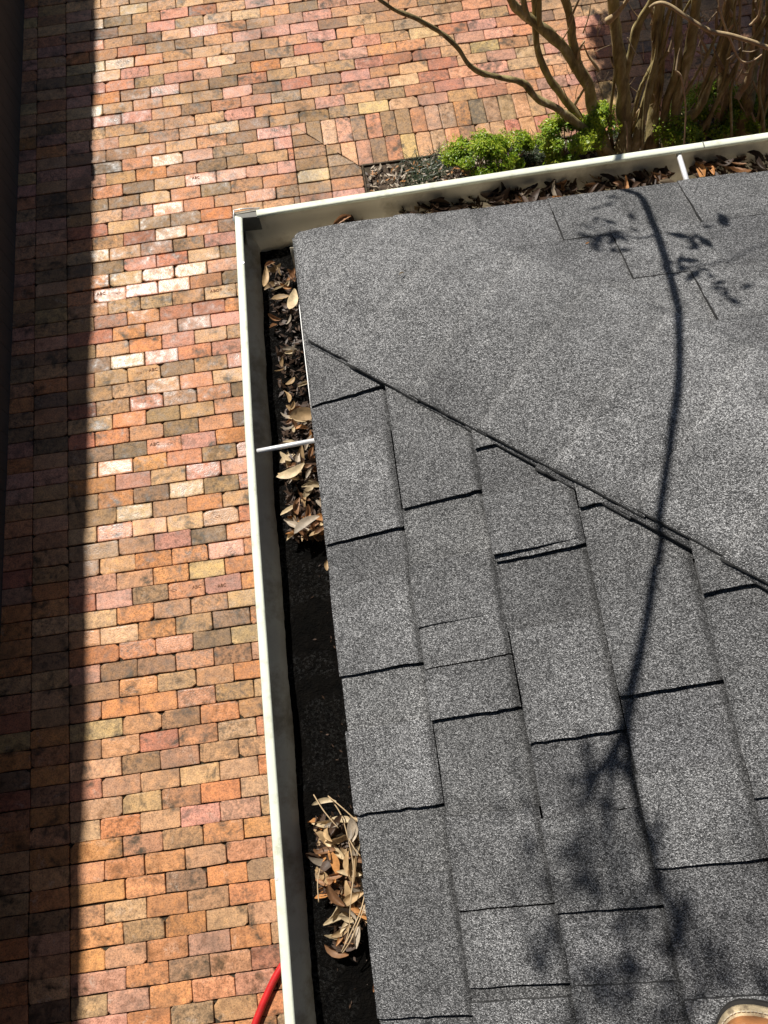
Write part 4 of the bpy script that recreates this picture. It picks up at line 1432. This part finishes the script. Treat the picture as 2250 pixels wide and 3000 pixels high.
# evergreen added out of view beyond the paving, upper right, to shade the stems
def big_tree(name, x, y, h, crown, n, label, seed, size=0.045):
    root = empty(name, (x, y, 0.0))
    tag(root, label, 'tree')
    V, F = tube(smooth_path([(Vector((0,0,-0.02)), 0.09), (Vector((0.03,0.02,h*0.35)), 0.07), (Vector((-0.04,0.03,h*0.7)), 0.05), (Vector((0,0,h)), 0.015)], 6), 10, 0.2)
    obj_py('trunk', V, F, M['bark'], root, True)
    rnd0 = random.Random(seed)
    lobes = [(Vector((rnd0.uniform(-1,1)*crown[0]*0.7, rnd0.uniform(-1,1)*crown[1]*0.7, crown[3] + rnd0.uniform(-1,1)*crown[2]*0.7)), rnd0.uniform(0.3, 0.5)) for _ in range(16)]
    def fn(rnd):
        c, r = rnd.choice(lobes)
        d = Vector((rnd.gauss(0,1), rnd.gauss(0,1), rnd.gauss(0,1))).normalized()
        return c + d*r*rnd.uniform(0.3, 1.0)**0.5, d + Vector((0,0,0.5)), rnd.random()
    leaf_cloud(n, fn, size, M['dark_leaf'], 'crown', root, seed, 0.5)
    return root
SHC = at(2080, 90, 0.0)
cpos = SHC + S*4.0
big_tree('added_shade_evergreen', cpos.x+0.30, cpos.y, cpos.z+0.3, (1.0, 1.0, 0.8, cpos.z), 17000, 'dark evergreen tree added out of view to shade the bare stems', 31)

# spreading oak added out of view, its crown shaped to block sky light
def oak():
    root = empty('sky_blocking_oak', (-1.2, -7.5, 0.0))
    tag(root, 'big spreading oak added out of view to block sky light over the paving', 'tree')
    parts = [tube(smooth_path([(Vector((0,0,-0.05)), 0.34), (Vector((0.1,0.1,2.0)), 0.27), (Vector((0.0,0.3,4.2)), 0.22), (Vector((0.1,1.0,6.5)), 0.12)], 5), 12, 0.2)]
    V, F = merge(parts); obj_py('trunk', V, F, M['bark'], root, True)
    rnd0 = random.Random(77)
    lobes = []
    ky = S.y/S.z
    for i in range(620):
        x, y, z = rnd0.uniform(-7.0, 4.0), rnd0.uniform(-4.0, 14.5), rnd0.uniform(6.5, 15.0)
        wy = y - 7.5
        if wy + 1.3 > ky*(z - 1.0 - 3.2) - 0.6: continue       # its own shade falls behind the photographer
        if wy + 1.3 > ky*(z - 1.0) - 1.2: continue
        if wy < ky*(z - 4.2) - 6.5: continue
        lobes.append((Vector((x, y, z)), rnd0.uniform(0.8, 1.2)))
    for k in range(14):
        c = lobes[k*5 % len(lobes)][0]
        V, F = tube(smooth_path([(Vector((0.0,0.3,3.6+k*0.12)), 0.11), (c*0.5 + Vector((0,0,2.6)), 0.07), (c, 0.02)], 5), 7, 0.15)
        obj_py('limb', V, F, M['bark'], root, True)
    def fn(rnd):
        c, r = rnd.choice(lobes)
        d = Vector((rnd.gauss(0,1), rnd.gauss(0,1), rnd.gauss(0,0.6))).normalized()
        return c + d*r*rnd.random()**0.5, Vector((0,0,1)), rnd.random()
    leaf_cloud(80000, fn, 0.15, M['dark_leaf'], 'crown', root, 78, 0.6)
oak()
# ------------------------------------------------------------------ dark board fence along the left edge and the house behind it
fA, fB = Vector((-1.955, 5.6, 0)), Vector((-2.135, -0.8, 0))          # foot of the fence
hA = 0.47 / (-S.x/S.z); hB = 0.39 / (-S.x/S.z)                        # its height there
fd = (fA-fB); fl = fd.length; fd.normalize()
fence = empty('board_fence', fB, math.atan2(fd.y, fd.x))
tag(fence, 'dark stained board fence along the left edge, shading the bricks', 'fence')
# own coordinates: +X along the fence, +Y away from us
rnd = random.Random(404)
x = -2.6
while x < fl + 2.6:
    w = rnd.uniform(0.10, 0.15)
    h = hB + (hA-hB)*(x/fl) + rnd.gauss(0, 0.022) + 0.035*noise.noise(Vector((x*1.3, 0, 0)))
    if 3.9 < x < 4.5: h -= 0.05
    bm = bmesh.new()
    vs = [bm.verts.new(c) for c in ((x,0,-0.05),(x+w-0.003,0,-0.05),(x+w-0.003,0.019,-0.05),(x,0.019,-0.05),
          (x,0,h-0.02),(x+w-0.003,0,h-0.02),(x+w-0.003,0.019,h-0.02),(x,0.019,h-0.02),
          (x+0.025,0,h),(x+w-0.028,0,h),(x+w-0.028,0.019,h),(x+0.025,0.019,h))]
    for f in ((0,1,5,4),(2,3,7,6),(1,2,6,5),(3,0,4,7),(4,5,9,8),(6,7,11,10),(5,6,10,9),(7,4,8,11),(8,9,10,11)):
        bm.faces.new([vs[q] for q in f])
    obj_bm('board', bm, M['darkwall'], fence)
    x += w
bm = bmesh.new(); box(bm, -2.6, fl+2.6, 0.020, 0.060, 0.2, 0.28); obj_bm('rail', bm, M['darkwall'], fence)
bm = bmesh.new(); box(bm, -2.6, fl+2.6, 0.020, 0.060, 0.78, 0.86); obj_bm('rail', bm, M['darkwall'], fence)

NH = 3.7                                                              # eave height of the house: its shadow reaches past the fence's
off = Vector((S.x/S.z, S.y/S.z, 0))*NH
eA, eB = Vector((-1.435, 5.6, 0)) + off, Vector((-1.685, -0.8, 0)) + off
ed = (eA-eB).normalized()
nb = empty('neighbouring_house', (eB.x, eB.y, 0.0), math.atan2(ed.y, ed.x))
tag(nb, 'dark neighbouring house behind the fence whose eave shades the bricks', 'house')
V, F = [], []
n = 160
for i in range(n+1):
    xx = -7.0 + 18.0*i/n
    j = 0.014*noise.noise(Vector((xx*5, 0, 0))) + 0.03*noise.noise(Vector((xx*1.1, 4, 0)))
    V += [(xx, j, NH), (xx, 5.0, NH+1.9), (xx, j+0.004, NH-0.1), (xx, 0.35, NH-0.1)]
for i in range(n):
    a, b = i*4, (i+1)*4
    F += [(a, b, b+1, a+1), (a+2, b+2, b, a), (a+3, b+3, b+2, a+2)]
obj_py('roof', V, F, M['darkroof'], nb)
bm = bmesh.new(); box(bm, -7.0, 11.0, 0.3, 5.0, -0.02, NH-0.095); obj_bm('wall', bm, M['darkwall'], nb)
# house added out of view past the paving to cut low sky light
fh = empty('horizon_blocking_house', (0.0, 15.0, 0.0))
tag(fh, 'dark house added out of view to block low sky light', 'house')
bm = bmesh.new(); box(bm, -9, 9, 0.3, 6, -0.05, 5.2); obj_bm('wall', bm, M['darkwall'], fh)
obj_py('roof', [(-9.4,0,5.2),(9.4,0,5.2),(9.4,3.2,7.4),(-9.4,3.2,7.4),(9.4,6.4,5.2),(-9.4,6.4,5.2)], [(0,1,2,3),(3,2,4,5),(0,3,5),(1,4,2)], M['darkroof'], fh)
